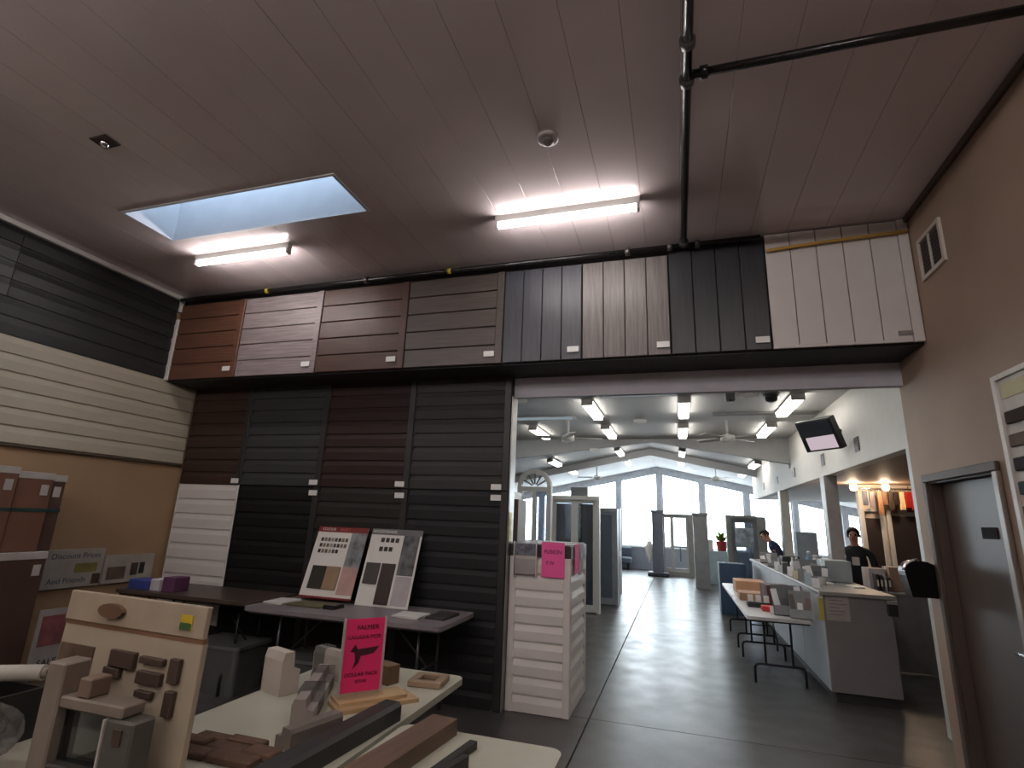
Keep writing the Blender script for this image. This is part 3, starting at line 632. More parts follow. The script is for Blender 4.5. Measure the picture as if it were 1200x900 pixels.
# dark beams on the nearest table
cb = mat('charcoal_composite', (40, 38, 37), 0.5, noise=0.15, scale=5, stretch=(0.6, 9, 9)); bb = mat('brown_composite', (98, 78, 64), 0.5, noise=0.2, scale=5, stretch=(0.6, 9, 9))
beam('profile_cover', 'grey plastic-wrapped trim beside the charcoal beam', 'profile', (-1.60, 2.10, 0.741), (-1.53, 2.36, 0.741), 0.10, 0.08, mat('grey_trim_wrap', (108, 100, 94), 0.4), 'step')
beam('composite_beam', 'thick charcoal stepped beam in front of the pink sign', 'beam', (-1.45, 1.66, 0.741), (-1.385, 2.58, 0.741), 0.15, 0.08, cb, 'step')
beam('composite_beam', 'grey-brown beam right of the charcoal one', 'beam', (-1.15, 1.72, 0.741), (-1.06, 2.53, 0.741), 0.13, 0.065, bb)
beam('composite_beam', 'thin black strip right of the brown beam', 'beam', (-0.95, 1.90, 0.741), (-0.875, 2.42, 0.741), 0.035, 0.03, cb)
beam('composite_beam', 'short black strip by the tip of the thin black one', 'beam', (-0.90, 1.98, 0.741), (-0.84, 2.24, 0.741), 0.03, 0.045, cb)
ls = thing('stone_veneer_panel', 'rust-brown stone veneer sample at the front edge of the nearest table', 'sample', (-1.78, 2.0, 0.741))
stm = mat('rust_stone', (84, 62, 48), 0.85, noise=0.35, scale=14, bump=0.3, var=0.2)
for k, (x0, x1, y0, y1, h) in enumerate(((-2.0, -1.84, 2.04, 2.10, 0.02), (-1.84, -1.66, 2.05, 2.10, 0.028), (-2.02, -1.88, 1.97, 2.03, 0.03), (-1.87, -1.70, 1.97, 2.04, 0.022), (-1.69, -1.55, 1.97, 2.05, 0.03), (-1.98, -1.80, 1.89, 1.96, 0.025), (-1.79, -1.58, 1.89, 1.96, 0.03))):
    box(x0, x1, y0, y1, 0.741, 0.741+h, 0.006).obj('stone', stm, ls)
# cut window profile and tube at the lower left
tw = thing('roll_tube', 'long white wrapped roll at the left edge of the picture', 'roll', (-2.75, 1.72, 0.95))
B().cyl((-3.6, 1.36, 0.966), (-2.62, 1.80, 0.985), 0.032, seg=16).obj('wrapped_roll', mat('roll_white', (186, 182, 172), 0.35), tw)
B().cyl((-2.64, 1.791, 0.984), (-2.60, 1.809, 0.986), 0.024, seg=16).obj('core', mat('roll_core', (120, 112, 100), 0.7), tw)
bx_ = thing('sample_case', 'black open case of samples under the white roll', 'case', (-3.0, 1.55, 0.741))
cs = B().box(-3.5, -2.60, 1.36, 1.38, 0.741, 0.93).box(-3.5, -2.60, 1.80, 1.82, 0.741, 0.93).box(-3.5, -3.48, 1.38, 1.80, 0.741, 0.93).box(-2.62, -2.60, 1.38, 1.80, 0.741, 0.93).box(-3.48, -2.62, 1.38, 1.80, 0.741, 0.755)
cs.obj('case_body', black, bx_)
for k in range(6): box(-3.44+k*0.135, -3.33+k*0.135, 1.42, 1.76, 0.756, 0.85+0.012*(k % 3), 0.004).obj('sample_block', mat('sample_dark_%d' % (k % 2), ((52, 50, 48), (74, 70, 66))[k % 2], 0.5), bx_)
wc = thing('window_corner_sample', 'cut white window frame corner with glass, in front of the sample board', 'sample', (-1.97, 1.61, 0.745))
pv = mat('pvc_white', (118, 108, 98), 0.45)
box(-2.26, -2.17, 1.56, 1.66, 0.746, 1.12, 0.006).obj('frame_post', pv, wc)
box(-2.17, -1.86, 1.565, 1.655, 0.975, 1.015, 0.006).obj('frame_rail', pv, wc)
box(-2.10, -2.04, 1.57, 1.65, 1.016, 1.08, 0.005).obj('frame_stub', mat('stub_brown', (110, 92, 80), 0.5), wc)
box(-2.17, -1.93, 1.60, 1.612, 0.80, 0.975).obj('glass_unit', dirtyglass, wc)
box(-2.17, -1.93, 1.565, 1.655, 0.746, 0.80, 0.006).obj('frame_sill', mat('sill_dark', (50, 48, 46), 0.5), wc)
box(-1.93, -1.80, 1.565, 1.655, 0.746, 0.973, 0.008).obj('end_block', mat('end_block_grey', (78, 76, 72), 0.35), wc)
box(-1.937, -1.929, 1.56, 1.60, 0.76, 0.97, 0.002).obj('edge_highlight', mat('edge_pale', (180, 176, 168), 0.3), wc)  # pale strip painting a highlight down the block's edge
box(-1.88, -1.84, 1.558, 1.566, 0.90, 0.95, 0.002).obj('hardware', brn, wc)
pb = thing('polythene_bag', 'crumpled clear plastic bag beside the black sample case', 'bag', (-2.42, 1.50, 0.745))
bmk = B(); bmesh.ops.create_icosphere(bmk.bm, subdivisions=3, radius=0.13)
for v in bmk.bm.verts:
    n = v.co.normalized(); v.co = Vector((v.co.x*0.9, v.co.y*0.8, v.co.z*0.7)) * (1+0.22*math.sin(9*n.x+4*n.z)*math.cos(8*n.y+3*n.x)) + Vector((-2.42, 1.50, 0.875))
bmk.obj('bag', polybag, pb)
pb2 = thing('paper_stack', 'cream catalogue lying at the very front of the left table', 'catalogue', (-2.6, 1.42, 0.741))
for k in range(3): box(-2.95, -2.6, 1.26, 1.345, 0.741+k*0.005, 0.7455+k*0.005, 0.001).obj('page_block', crm, pb2)

# cartons on the left
capm = mat('white_carton_tape', (170, 164, 158), 0.6); cbm = mat('brown_carton', (104, 70, 52), 0.7, noise=0.15, scale=3)
cbd = mat('dark_carton', (70, 48, 38), 0.7, noise=0.15, scale=3); strap = mat('teal_strap', (36, 62, 60), 0.4)
def carton(label, x0, x1, y0, y1, z0, z1, m, strapz=None):
    t = thing('carton', label, 'carton', ((x0+x1)/2, (y0+y1)/2, z0), 'long brown cartons by the left wall')
    box(x0, x1, y0, y1, z0, z1-0.001, 0.004).obj('carton_body', m, t)
    box(x0-0.004, x1+0.004, y0-0.004, y1+0.004, z1-0.055, z1+0.004, 0.003).obj('white_cap', capm, t)
    box(x1, x1+0.004, y1-0.09, y1-0.03, z1-0.19, z1-0.10, 0.001).obj('label_sticker', capm, t)
    if strapz: box(x0-0.003, x1+0.003, y0-0.003, y1+0.003, strapz, strapz+0.03).obj('strap', strap, t)
carton('upper brown carton at the left edge, nearest the viewer', -5.75, -5.28, 2.55, 3.06, 1.271, 1.96, cbm, 1.60)
carton('upper brown carton, middle of the three by the tan wall', -5.75, -5.30, 3.07, 3.345, 1.271, 1.93, cbm, 1.60)
carton('narrow dark upper carton, farthest of the three by the tan wall', -5.75, -5.32, 3.352, 3.46, 1.271, 1.92, cbd, 1.60)
carton('lower brown carton with a white cap, under the upper ones', -5.78, -5.24, 3.025, 3.40, 0.0, 1.265, cbd)
carton('lower brown carton nearest the viewer, with a torn white label', -5.78, -5.14, 2.40, 2.97, 0.0, 1.2, cbm)
t = thing('picture_poster', 'pale poster with a red picture leaning below the cartons', 'poster', (-4.98, 3.40, 0.3))
box(-4.985, -4.975, 3.28, 3.54, 0.30, 0.83, 0.002).obj('sheet', mat('poster_pale', (140, 134, 132), 0.6), t)
box(-4.975, -4.972, 3.31, 3.50, 0.55, 0.78).obj('red_picture', mat('poster_red', (112, 66, 66), 0.6, noise=0.4, scale=8), t)
text('SALE', 0.07, ink, t, (-4.971, 3.41, 0.42), (PI/2, 0, PI/2))
easel = B().path([(-5.02, 3.32, 0), (-4.99, 3.32, 0.5)], 0.01).path([(-5.02, 3.50, 0), (-4.99, 3.50, 0.5)], 0.01).path([(-5.25+0.06, 3.41, 0), (-4.995, 3.41, 0.6)], 0.01); easel.obj('easel_leg', blackmetal, t)

def wall_sign(label, y0, y1, z0, z1, x=XL+0.0):
    t = thing('wall_sign', label, 'sign', (x, (y0+y1)/2, z0)); box(x-0.024, x+0.012, y0, y1, z0, z1, 0.002).obj('sign_panel', mat('sign_white', (160, 154, 146), 0.5), t); return t
sx = XL+0.013
t = wall_sign('white lettered sign with blue words low on the tan wall', 3.80, 4.36, 0.86, 1.23)
blue = mat('sign_blue', (50, 70, 96), 0.6)
text('Discount Prices', 0.075, blue, t, (sx, 4.08, 1.165), (PI/2, 0, PI/2)); text('And Friends', 0.075, blue, t, (sx, 4.03, 0.93), (PI/2, 0, PI/2))
box(sx-0.001, sx+0.002, 4.08, 4.30, 1.0, 1.09).obj('yellow_print', mat('sign_yellow', (128, 120, 66), 0.6, noise=0.3), t)
box(sx-0.001, sx+0.002, 4.27, 4.35, 0.88, 0.98).obj('dark_print', brn, t)
t = wall_sign('white sign with brown photographs beside the blue-lettered one', 4.38, 4.95, 0.86, 1.15)
box(sx-0.001, sx+0.002, 4.42, 4.62, 0.90, 1.03).obj('brown_photo', mat('sign_photo_brown', (92, 78, 66), 0.6, noise=0.4), t)
box(sx-0.001, sx+0.002, 4.68, 4.76, 0.93, 1.06).obj('dark_photo', brn, t); box(sx-0.001, sx+0.002, 4.78, 4.84, 0.94, 1.06).obj('dark_photo', black, t)

# ================================================================== FAR HALL
hallc = mat('hall_ceiling_white', (180, 179, 178), 0.6, noise=0.03, scale=1.2)
HX0, HX1 = -8.6, 6.6
hc = B().prism([(HX0, YG+0.15, roof(HX0)), (RX, YG+0.15, RZ), (HX1, YG+0.15, roof(HX1)), (HX1, YG+0.15, roof(HX1)+0.15), (RX, YG+0.15, RZ+0.15), (HX0, YG+0.15, roof(HX0)+0.15)], (0, YW-YG-0.15, 0))
hallceil = struct(hc.obj('ceiling_hall', hallc))
struct(box(HX0, HX1, 5.25, YG, ZF, ZF+0.1).obj('ceiling_hall_flat', hallc))
gb = B()
def gtop(x): return max(ZF+0.05, roof(x))
def gbot(x): return 3.44-(0.12 if x < -0.5 else 0.17)*abs(x+0.5)
gx = [HX0, -5.5, -2.6, RX, -0.5, 1.1, 3.5, HX1]
for a, b_ in zip(gx, gx[1:]):
    gb.prism([(a, YG, gbot(a)), (b_, YG, gbot(b_)), (b_, YG, gtop(b_)), (a, YG, gtop(a))], (0, 0.15, 0))
bmesh.ops.remove_doubles(gb.bm, verts=gb.bm.verts, dist=0.0005)
struct(gb.obj('trim_19', mat('gable_face_shaded', (158, 158, 158), 0.6, noise=0.04)))  # face colour darkened to imitate its backlit shade
beamw = mat('hall_beam_grey', (196, 197, 200), 0.6, noise=0.04)
for k, yb_ in enumerate((16.6,)):
    struct(B().prism([(HX0, yb_, roof(HX0)-0.001), (RX, yb_, RZ-0.001), (HX1, yb_, roof(HX1)-0.001), (HX1, yb_, roof(HX1)-0.2), (RX, yb_, RZ-0.2), (HX0, yb_, roof(HX0)-0.2)], (0, 0.2, 0)).obj('trim_%d' % (20+k), beamw))
struct(box(HX0-0.2, HX0, 5.3, YW+0.2, 0, 3.2).obj('wall_hall_left', offwhite))
struct(box(HX1, HX1+0.2, 5.3, YW+0.2, 0, 3.2).obj('wall_hall_right', offwhite))
struct(box(XR+0.17, HX1+0.2, 5.18, 5.25, 0, ZC).obj('wall_hall_front', offwhite))
struct(box(HX0-0.2, XL-0.2, 5.18, 5.25, 0, ZC).obj('wall_hall_front_left', offwhite))
# window wall: sill wall, posts, gable fascia, seven tall windows
sillm = mat('hall_sill_wall', (160, 165, 178), 0.7, noise=0.05)
struct(box(HX0, HX1, YW, YW+0.2, 0, 0.84).obj('wall_window', sillm))
struct(box(HX0, HX1, YW-0.06, YW, 0.80, 0.845, 0.006).obj('trim_30', white))
PXS = [-8.55, -7.06, -5.46, -3.86, -2.26, -0.66, 0.92, 2.50, 4.12, 5.70, 6.55]
postm = mat('window_post_grey', (222, 224, 230), 0.6)
for k, px in enumerate(PXS): struct(box(px-0.09, px+0.09, YW-0.02, YW+0.12, 0.845, roof(px)-0.001, 0.006).obj('trim_%d' % (31+k), postm))
struct(B().prism([(HX0, YW-0.03, roof(HX0)-0.001), (RX, YW-0.03, RZ-0.001), (HX1, YW-0.03, roof(HX1)-0.001), (HX1, YW-0.03, roof(HX1)-0.24), (RX, YW-0.03, RZ-0.24), (HX0, YW-0.03, roof(HX0)-0.24)], (0, 0.2, 0)).obj('trim_45', postm))
wfm = mat('window_frame_white', (200, 204, 210), 0.5)
for k in range(len(PXS)-1):
    a, b_ = PXS[k]+0.09, PXS[k+1]-0.09
    def top(x): return roof(x)-0.24
    xs = [a, b_] if not (a < RX < b_) else [a, RX, b_]
    out = [(a, YW+0.05, 0.845), (b_, YW+0.05, 0.845)] + [(x, YW+0.05, top(x)) for x in reversed(xs)]
    f = 0.045
    fr_ = B().box(a, a+f, YW+0.03, YW+0.09, 0.845, top(a)).box(b_-f, b_, YW+0.03, YW+0.09, 0.845, top(b_)).box(a+f, b_-f, YW+0.03, YW+0.09, 0.845, 0.845+f)
    for (q, r_) in zip(xs, xs[1:]):
        fr_.prism([(q, YW+0.03, top(q)), (r_, YW+0.03, top(r_)), (r_, YW+0.03, top(r_)-f), (q, YW+0.03, top(q)-f)], (0, 0.06, 0))
    wo = struct(fr_.obj('window_%d' % (k+1), wfm))
    B().prism(out, (0, 0.006, 0)).obj('window_pane', glass, wo)
# hall ceiling lights
lbm = mat('light_housing', (168, 164, 160), 0.5)
proto = None
rows = {'hidden': 6.2, 'nearest': 8.35, 'second': 10.5, 'third': 15.45, 'farthest': 18.1}  # hidden row is added behind the header to brighten the hall ceiling
cols = {'far left': -3.05, 'inner left': -1.56, 'right of the ridge': 0.18, 'far right': 1.72}
for rn, y in rows.items():
    for cn, x in cols.items():
        if rn in ('nearest', 'hidden') and cn == 'far left' or rn == 'hidden' and cn == 'far right': continue
        flat = rn in ('hidden', 'nearest', 'second')
        if flat: x_ = {'far left': -2.67, 'inner left': -1.25, 'right of the ridge': 0.15, 'far right': 1.61}[cn]; y_ = y
        else: x_ = x+{'far left': -0.3, 'far right': 0.24}.get(cn, 0.0); y_ = y-(0.5 if 'far' in cn else 0.0)
        z = hz(x_, y_); ang = 0.0 if flat else math.atan(SL)*(1 if x_ < RX else -1)
        t = thing('wraparound_light', 'lit ceiling light of the hall, %s, %s' % ('added unseen behind the header' if rn == 'hidden' else rn + ' row', cn), 'ceiling light', (x_, y_, z), 'wraparound lights on the hall ceiling')
        if proto is None:
            box(x_-0.085, x_+0.085, y_-0.62, y_+0.62, z-0.035, z-0.002, 0.004).obj('housing', lbm, t)
            B().prism([(x_-0.085, y_-0.60, z-0.036), (x_+0.085, y_-0.60, z-0.036), (x_+0.07, y_-0.60, z-0.10), (x_-0.07, y_-0.60, z-0.10)], (0, 1.2, 0)).obj('diffuser', lamp_e, t)
            box(x_-0.087, x_+0.087, y_-0.625, y_-0.60, z-0.102, z-0.03, 0.003).obj('end_cap', lbm, t)
            proto = t
        else:
            for ch in proto.children:
                c = ch.copy(); COL.objects.link(c); c.parent = t
        t.rotation_euler.y = -ang
        if not flat: t.location.z -= 0.03
# ceiling fans
def fan(label, x, y, drop, a0):
    z = hz(x, y); t = thing('ceiling_fan', label, 'ceiling fan', (x, y, z), 'white ceiling fans of the hall')
    B().cyl((x, y, z), (x, y, z-drop), 0.018).obj('rod', white, t)
    B().lathe(x, y, [(0.03, z-drop), (0.11, z-drop-0.03), (0.12, z-drop-0.11), (0.06, z-drop-0.15)], 18).obj('motor', white, t)
    for k in range(4):
        a = a0+k*PI/2
        box(x+0.14, x+0.62, y-0.065, y+0.065, z-drop-0.075, z-drop-0.065, 0.003, rot=Matrix.Rotation(0.2, 3, 'X')).turn(a, (x, y, 0)).obj('blade', white, t)
fan('white ceiling fan on the left of the flat ceiling, behind the long pale skylight', -1.86, 9.4, 0.26, 0.3)
fan('white ceiling fan on the right of the flat ceiling, between the lights', 0.87, 9.7, 0.24, 0.8)
fan('white ceiling fan far back on the left slope', -2.45, 17.2, 0.42, 0.1)
fan('white ceiling fan far back on the right slope', 1.15, 17.4, 0.35, 0.5)
# emergency twin lights
for (lab, x, y, z) in (('twin-headed emergency light alone in the middle of the flat ceiling', -0.58, 9.43, ZF), ('twin-headed emergency light on the gable face behind the left fan', -1.73, YG-0.03, 3.30), ('twin-headed emergency light far back on the left slope', -1.9, 17.3, roof(-1.9)), ('twin-headed emergency light at the top left of the opening', -2.25, 7.58, ZF), ('twin-headed emergency light beside the dark dome camera', 0.99, 7.64, ZF)):
    t = thing('emergency_light', lab, 'emergency light', (x, y, z), 'twin emergency lights on the hall ceiling')
    box(x-0.06, x+0.06, y-0.025, y+0.025, z-0.07, z-0.004, 0.005).obj('body', white, t)
    for s in (-1, 1): B().cyl((x+s*0.085, y-0.04, z-0.04), (x+s*0.08, y+0.02, z-0.04), 0.03, 0.024).obj('lamp_head', white, t)
# hall skylight strips (flush, panes glow in place of daylight, roof uncut)
pane_glow = emat('skylight_pane_glow', (196, 214, 226), 0.42)
for k, (x0, x1, y0, y1) in enumerate(((-3.6, -1.72, 9.02, 9.28), (-1.0, 0.05, 7.36, 7.6))):
    so = struct(B().box(x0-0.03, x1+0.03, y0-0.03, y0, ZF-0.02, ZF-0.001).box(x0-0.03, x1+0.03, y1, y1+0.03, ZF-0.02, ZF-0.001).box(x0-0.03, x0, y0, y1, ZF-0.02, ZF-0.001).box(x1, x1+0.03, y0, y1, ZF-0.02, ZF-0.001).obj('window_%d' % (20+k), hallc))
    box(x0, x1, y0, y1, ZF-0.01, ZF-0.002).obj('skylight_pane', pane_glow, so)
struct(box(0.6, 2.15, 8.98, 9.2, ZF-0.02, ZF-0.001, 0.004).obj('trim_47', mat('ceiling_strip_grey', (120, 118, 118), 0.6)))  # flat grey strip on the hall ceiling
# little devices by the header
t = thing('security_camera', 'dark dome camera hanging just inside the hall opening', 'camera', (1.28, 7.73, ZF))
zz = ZF; B().lathe(1.28, 7.73, [(0.10, zz-0.001), (0.10, zz-0.05), (0.07, zz-0.11), (0.02, zz-0.13)], 18).obj('dome', black, t); B().lathe(1.28, 7.73, [(0.11, zz), (0.11, zz-0.025)], 18).obj('mount', mat('mount_grey', (90, 88, 86), 0.5), t)
t = thing('motion_sensor', 'small dark box sensor on the hall ceiling left of the dome camera', 'sensor', (0.745, 7.6, ZF))
zz = ZF; box(0.685, 0.805, 7.56, 7.64, zz-0.13, zz-0.005, 0.01).obj('case', mat('sensor_grey', (84, 84, 84), 0.5), t); B().lathe(0.745, 7.55, [(0.02, zz-0.14), (0.025, zz-0.11)], 12).obj('lens', black, t)

# soffit on the right with its room behind
SXX, SZ = 2.20, 2.53
soff = struct(B().prism([(SXX, 5.26, SZ), (SXX, 17.6, SZ), (SXX, 17.6, roof(SXX)-0.002), (SXX, YG+0.16, roof(SXX)-0.002), (SXX, YG+0.16, 2.9), (SXX, YG-0.01, 2.9), (SXX, YG-0.01, ZF-0.002), (SXX, 5.26, ZF-0.002)], (0.14, 0, 0)).obj('wall_soffit', mat('soffit_white', (196, 192, 186), 0.65, noise=0.03)))
nookc = struct(box(SXX+0.14, HX1, 5.26, 17.6, SZ, SZ+0.08).obj('ceiling_nook', mat('nook_ceiling_tan', (150, 128, 108), 0.6, noise=0.06)))
for k, y in enumerate((5.95, 9.28, 13.1)):
    struct(box(SXX-0.03, SXX+0.15, y-0.02 if k else y-0.08, y+0.22 if k else y+0.14, 0, SZ, 0.006).obj('trim_%d' % (50+k), mat('pale_post', (176, 178, 174), 0.5) if k != 1 else mat('grey_post', (148, 142, 140), 0.5)))
for k, (y, z) in enumerate(((7.6, 2.78), (9.3, 2.78), (11.5, 2.78), (13.4, 2.78), (15.4, 2.78))):
    t = thing('soffit_vent', 'small dark vent on the white soffit, number %s from the opening' % ('one', 'two', 'three', 'four', 'five')[k], 'vent', (SXX, y, z), 'row of dark vents along the soffit')
    box(SXX-0.012, SXX-0.001, y-0.09, y+0.09, z-0.09, z+0.09, 0.003).obj('frame', mat('vent_frame_dark', (96, 90, 88), 0.5), t)
    for j in range(5): box(SXX-0.016, SXX-0.012, y-0.075, y+0.075, z-0.07+j*0.032, z-0.055+j*0.032).obj('louvre', mat('vent_louvre_dark', (70, 66, 64), 0.5), t)
t = thing('television', 'tilted wall television showing a pale picture, on the white soffit', 'television', (1.90, 8.05, 2.98))
R_ = Matrix.Rotation(-0.95, 3, 'Z') @ Matrix.Rotation(0.42, 3, 'X')
def tvpart(nm, sz, off, m):
    b = B().box(-sz[0]/2+off[0], sz[0]/2+off[0], -sz[1]/2+off[1], sz[1]/2+off[1], -sz[2]/2+off[2], sz[2]/2+off[2], 0.004)
    bmesh.ops.transform(b.bm, matrix=Matrix.Translation((1.90, 8.05, 2.98)) @ R_.to_4x4(), verts=b.bm.verts); return b.obj(nm, m, t)
tvpart('case', (0.56, 0.10, 0.44), (0, 0, 0), black); tvpart('screen_dark', (0.52, 0.004, 0.20), (0, -0.052, 0.10), mat('screen_dark', (40, 42, 48), 0.2))
tvpart('screen_picture', (0.44, 0.004, 0.18), (0.02, -0.053, -0.105), screen_e)
B().path([(1.93, 8.08, 3.0), (SXX-0.001, 8.2, 3.05)], 0.03).obj('wall_arm', black, t)

# service nook behind the counter: hung goods on a back wall
nw = struct(box(3.10, HX1, 11.0, 11.15, 0, SZ-0.001).obj('wall_nook', mat('nook_cream', (206, 192, 176), 0.6)))
for k, (x0, x1) in enumerate(((3.55, 4.05), (3.15, 3.38))):
    d_ = struct(box(x0, x1, 10.97, 10.999, 0.0, 2.0 if k == 0 else 1.95, 0.004).obj('door_%d' % (2+k), mat('nook_door_dark', (52, 42, 42), 0.5)))
    box(x0-0.07, x0, 10.95, 10.999, 0, 2.06, 0.004).obj('door_casing', white, d_); box(x1, x1+0.07, 10.95, 10.999, 0, 2.06, 0.004).obj('door_casing', white, d_); box(x0-0.07, x1+0.07, 10.95, 10.999, 2.06, 2.12, 0.004).obj('door_casing', white, d_)
shelf = thing('goods_rail', 'steel rail over the dark doors from which goods hang', 'rail', (3.7, 10.8, 2.44))
B().path([(3.0, 10.8, 2.45), (4.6, 10.8, 2.45)], 0.012).obj('rail', chrome, shelf)
for xx in (3.02, 3.8, 4.55): B().path([(xx, 10.8, 2.45), (xx, 10.8, 2.499)], 0.008).obj('hanger', chrome, shelf)
hung = [('red', (176, 40, 34), 4.02, 0.26), ('bright red', (200, 52, 40), 4.13, 0.30), ('scarlet', (188, 44, 40), 4.24, 0.28), ('cream', (226, 196, 150), 3.90, 0.30), ('black', (44, 34, 34), 3.79, 0.22), ('dark olive', (60, 52, 40), 3.68, 0.30), ('tan', (150, 108, 74), 3.46, 0.40), ('grey', (110, 104, 108), 3.30, 0.28), ('slate', (70, 72, 82), 3.16, 0.24), ('brown', (112, 80, 62), 3.56, 0.22)]
for (cn, c, xx, h) in hung:
    xx = 3.08+(xx-3.08)*0.74
    t = thing('hanging_bag', '%s bag hanging on the rail above the dark doors' % cn, 'bag', (xx, 10.8, 2.43))
    B().prism([(xx-0.032, 10.77, 2.40), (xx+0.032, 10.77, 2.40), (xx+0.036, 10.76, 2.40-h*0.8), (xx+0.03, 10.77, 2.40-h), (xx-0.03, 10.77, 2.40-h), (xx-0.036, 10.76, 2.40-h*0.8)], (0, 0.06, 0)).obj('pouch', mat('hung_'+cn, c, 0.5), t)
    B().path([(xx, 10.8, 2.40), (xx, 10.8, 2.435)], 0.006).obj('hook', chrome, t)
low = [('white', (226, 222, 216), 3.56, 2.12), ('maroon', (86, 36, 40), 3.86, 2.14), ('plum', (96, 52, 60), 3.98, 2.02), ('ivory', (232, 214, 180), 4.18, 2.05), ('pale yellow', (236, 222, 170), 4.30, 2.08), ('russet', (128, 82, 62), 3.68, 2.0)]
for (cn, c, xx, z) in low:
    xx = 3.3+(xx-3.3)*0.8; z += 0.05
    t = thing('packaged_good', '%s packet fixed on the cream wall below the hanging bags' % cn, 'packet', (xx, 10.94, z))
    box(xx-0.05, xx+0.05, 10.93, 10.995, z, z+0.14, 0.008).obj('packet', mat('packet_'+cn, c, 0.5), t); box(xx-0.02, xx+0.02, 10.96, 10.97, z+0.14, z+0.17, 0.003).obj('tab', paper, t)
for (lab, x, y) in (('bare warm bulb under the tan ceiling, nearer the right', 3.36, 10.45), ('bare warm bulb under the tan ceiling, over the post', 2.93, 10.6)):
    t = thing('bulb_lamp', lab, 'lamp', (x, y, SZ))
    B().cyl((x, y, SZ-0.001), (x, y, SZ-0.03), 0.05).obj('socket', white, t)
    bb_ = B(); bmesh.ops.create_uvsphere(bb_.bm, u_segments=14, v_segments=8, radius=0.055); bmesh.ops.translate(bb_.bm, vec=(x, y, SZ-0.08), verts=bb_.bm.verts); bb_.obj('bulb', bulb_e, t)

# ------------------------------------------------------------------ service counter
ctm = mat('counter_grey_laminate', (112, 108, 108), 0.45, noise=0.05); ctp = mat('counter_top', (128, 124, 122), 0.35, noise=0.06)
ct = thing('service_counter', 'long grey service counter on the right of the hall, its end towards the viewer', 'counter', (1.78, 9.7, 0))
box(1.49, 2.05, 6.78, 12.6, 0.0, 0.10).obj('toe_kick', mat('toe_kick', (30, 30, 32), 0.6), ct)
box(1.45, 2.08, 6.74, 6.765, 0.10, 1.035, 0.003).obj('end_panel', ctm, ct)
for k in range(5):
    y0 = 6.766+k*1.17; box(1.45, 1.475, y0+0.003, y0+1.167, 0.10, 1.035, 0.003).obj('front_panel', mat('counter_front_pale', (150, 152, 154), 0.45, noise=0.04), ct)
box(1.475, 2.08, 6.766, 12.61, 0.10, 1.03).obj('carcase', ctm, ct)
box(1.41, 2.12, 6.70, 12.64, 1.036, 1.075, 0.006).obj('worktop', ctp, ct)
t = thing('notice_sheet', 'white printed notice taped on the end of the grey counter', 'notice', (1.53, 6.73, 0.8))
box(1.47, 1.69, 6.735, 6.739, 0.79, 1.03).obj('sheet', mat('notice_paper', (150, 142, 138), 0.6), t)
for k, wdt in enumerate((0.14, 0.17, 0.10, 0.15, 0.12)): box(1.50, 1.50+wdt, 6.7335, 6.735, 0.985-k*0.035, 0.993-k*0.035).obj('print_line', mat('print_grey', (104, 98, 96), 0.6), t)
t = thing('yellow_banner', 'narrow yellow strip at the corner of the grey counter', 'strip', (1.42, 6.71, 0.78))
box(1.405, 1.448, 6.738, 6.752, 0.78, 1.03, 0.002).obj('strip', mat('strip_yellow', (172, 158, 60), 0.6), t); box(1.40, 1.45, 6.733, 6.738, 1.0, 1.035, 0.002).obj('tape', paper, t)
t = thing('card_terminal', 'small black device fixed to the right corner of the counter end', 'device', (2.10, 6.72, 0.88))
box(2.03, 2.12, 6.69, 6.738, 0.88, 0.99, 0.006).obj('case', black, t); box(2.03, 2.12, 6.69, 6.738, 0.992, 1.03, 0.004).obj('bracket', mat('bracket_grey', (130, 126, 126), 0.4), t)
# grey desk behind
dk = thing('reception_desk', 'grey desk behind the service counter, left of the door frame', 'desk', (3.0, 8.75, 0))
box(2.46, 3.5, 8.45, 8.475, 0.02, 0.93, 0.003).obj('front_panel', mat('desk_grey', (116, 114, 116), 0.5), dk); box(2.46, 2.485, 8.476, 9.1, 0.02, 0.93, 0.003).obj('side_panel', mat('desk_grey', (116, 114, 116), 0.5), dk)
box(3.475, 3.5, 8.476, 9.1, 0.02, 0.93, 0.003).obj('side_panel', mat('desk_grey', (116, 114, 116), 0.5), dk); box(2.44, 3.52, 8.42, 9.12, 0.931, 0.96, 0.004).obj('desktop', mat('desk_top', (132, 130, 130), 0.4), dk)
for xx in (2.50, 3.42): box(xx, xx+0.05, 8.5, 9.05, 0.0, 0.019).obj('foot', black, dk)
# two folding tables in front of the counter
pale_top = mat('pale_tabletop', (196, 196, 198), 0.35, noise=0.03)
folding_table('white folding table in front of the counter, nearest the opening', 0.70, 1.38, 6.90, 8.72, 0.74, pale_top, along='Y')
folding_table('white folding table in front of the counter, behind the nearer one', 0.70, 1.38, 8.76, 10.58, 0.74, pale_top, along='Y')

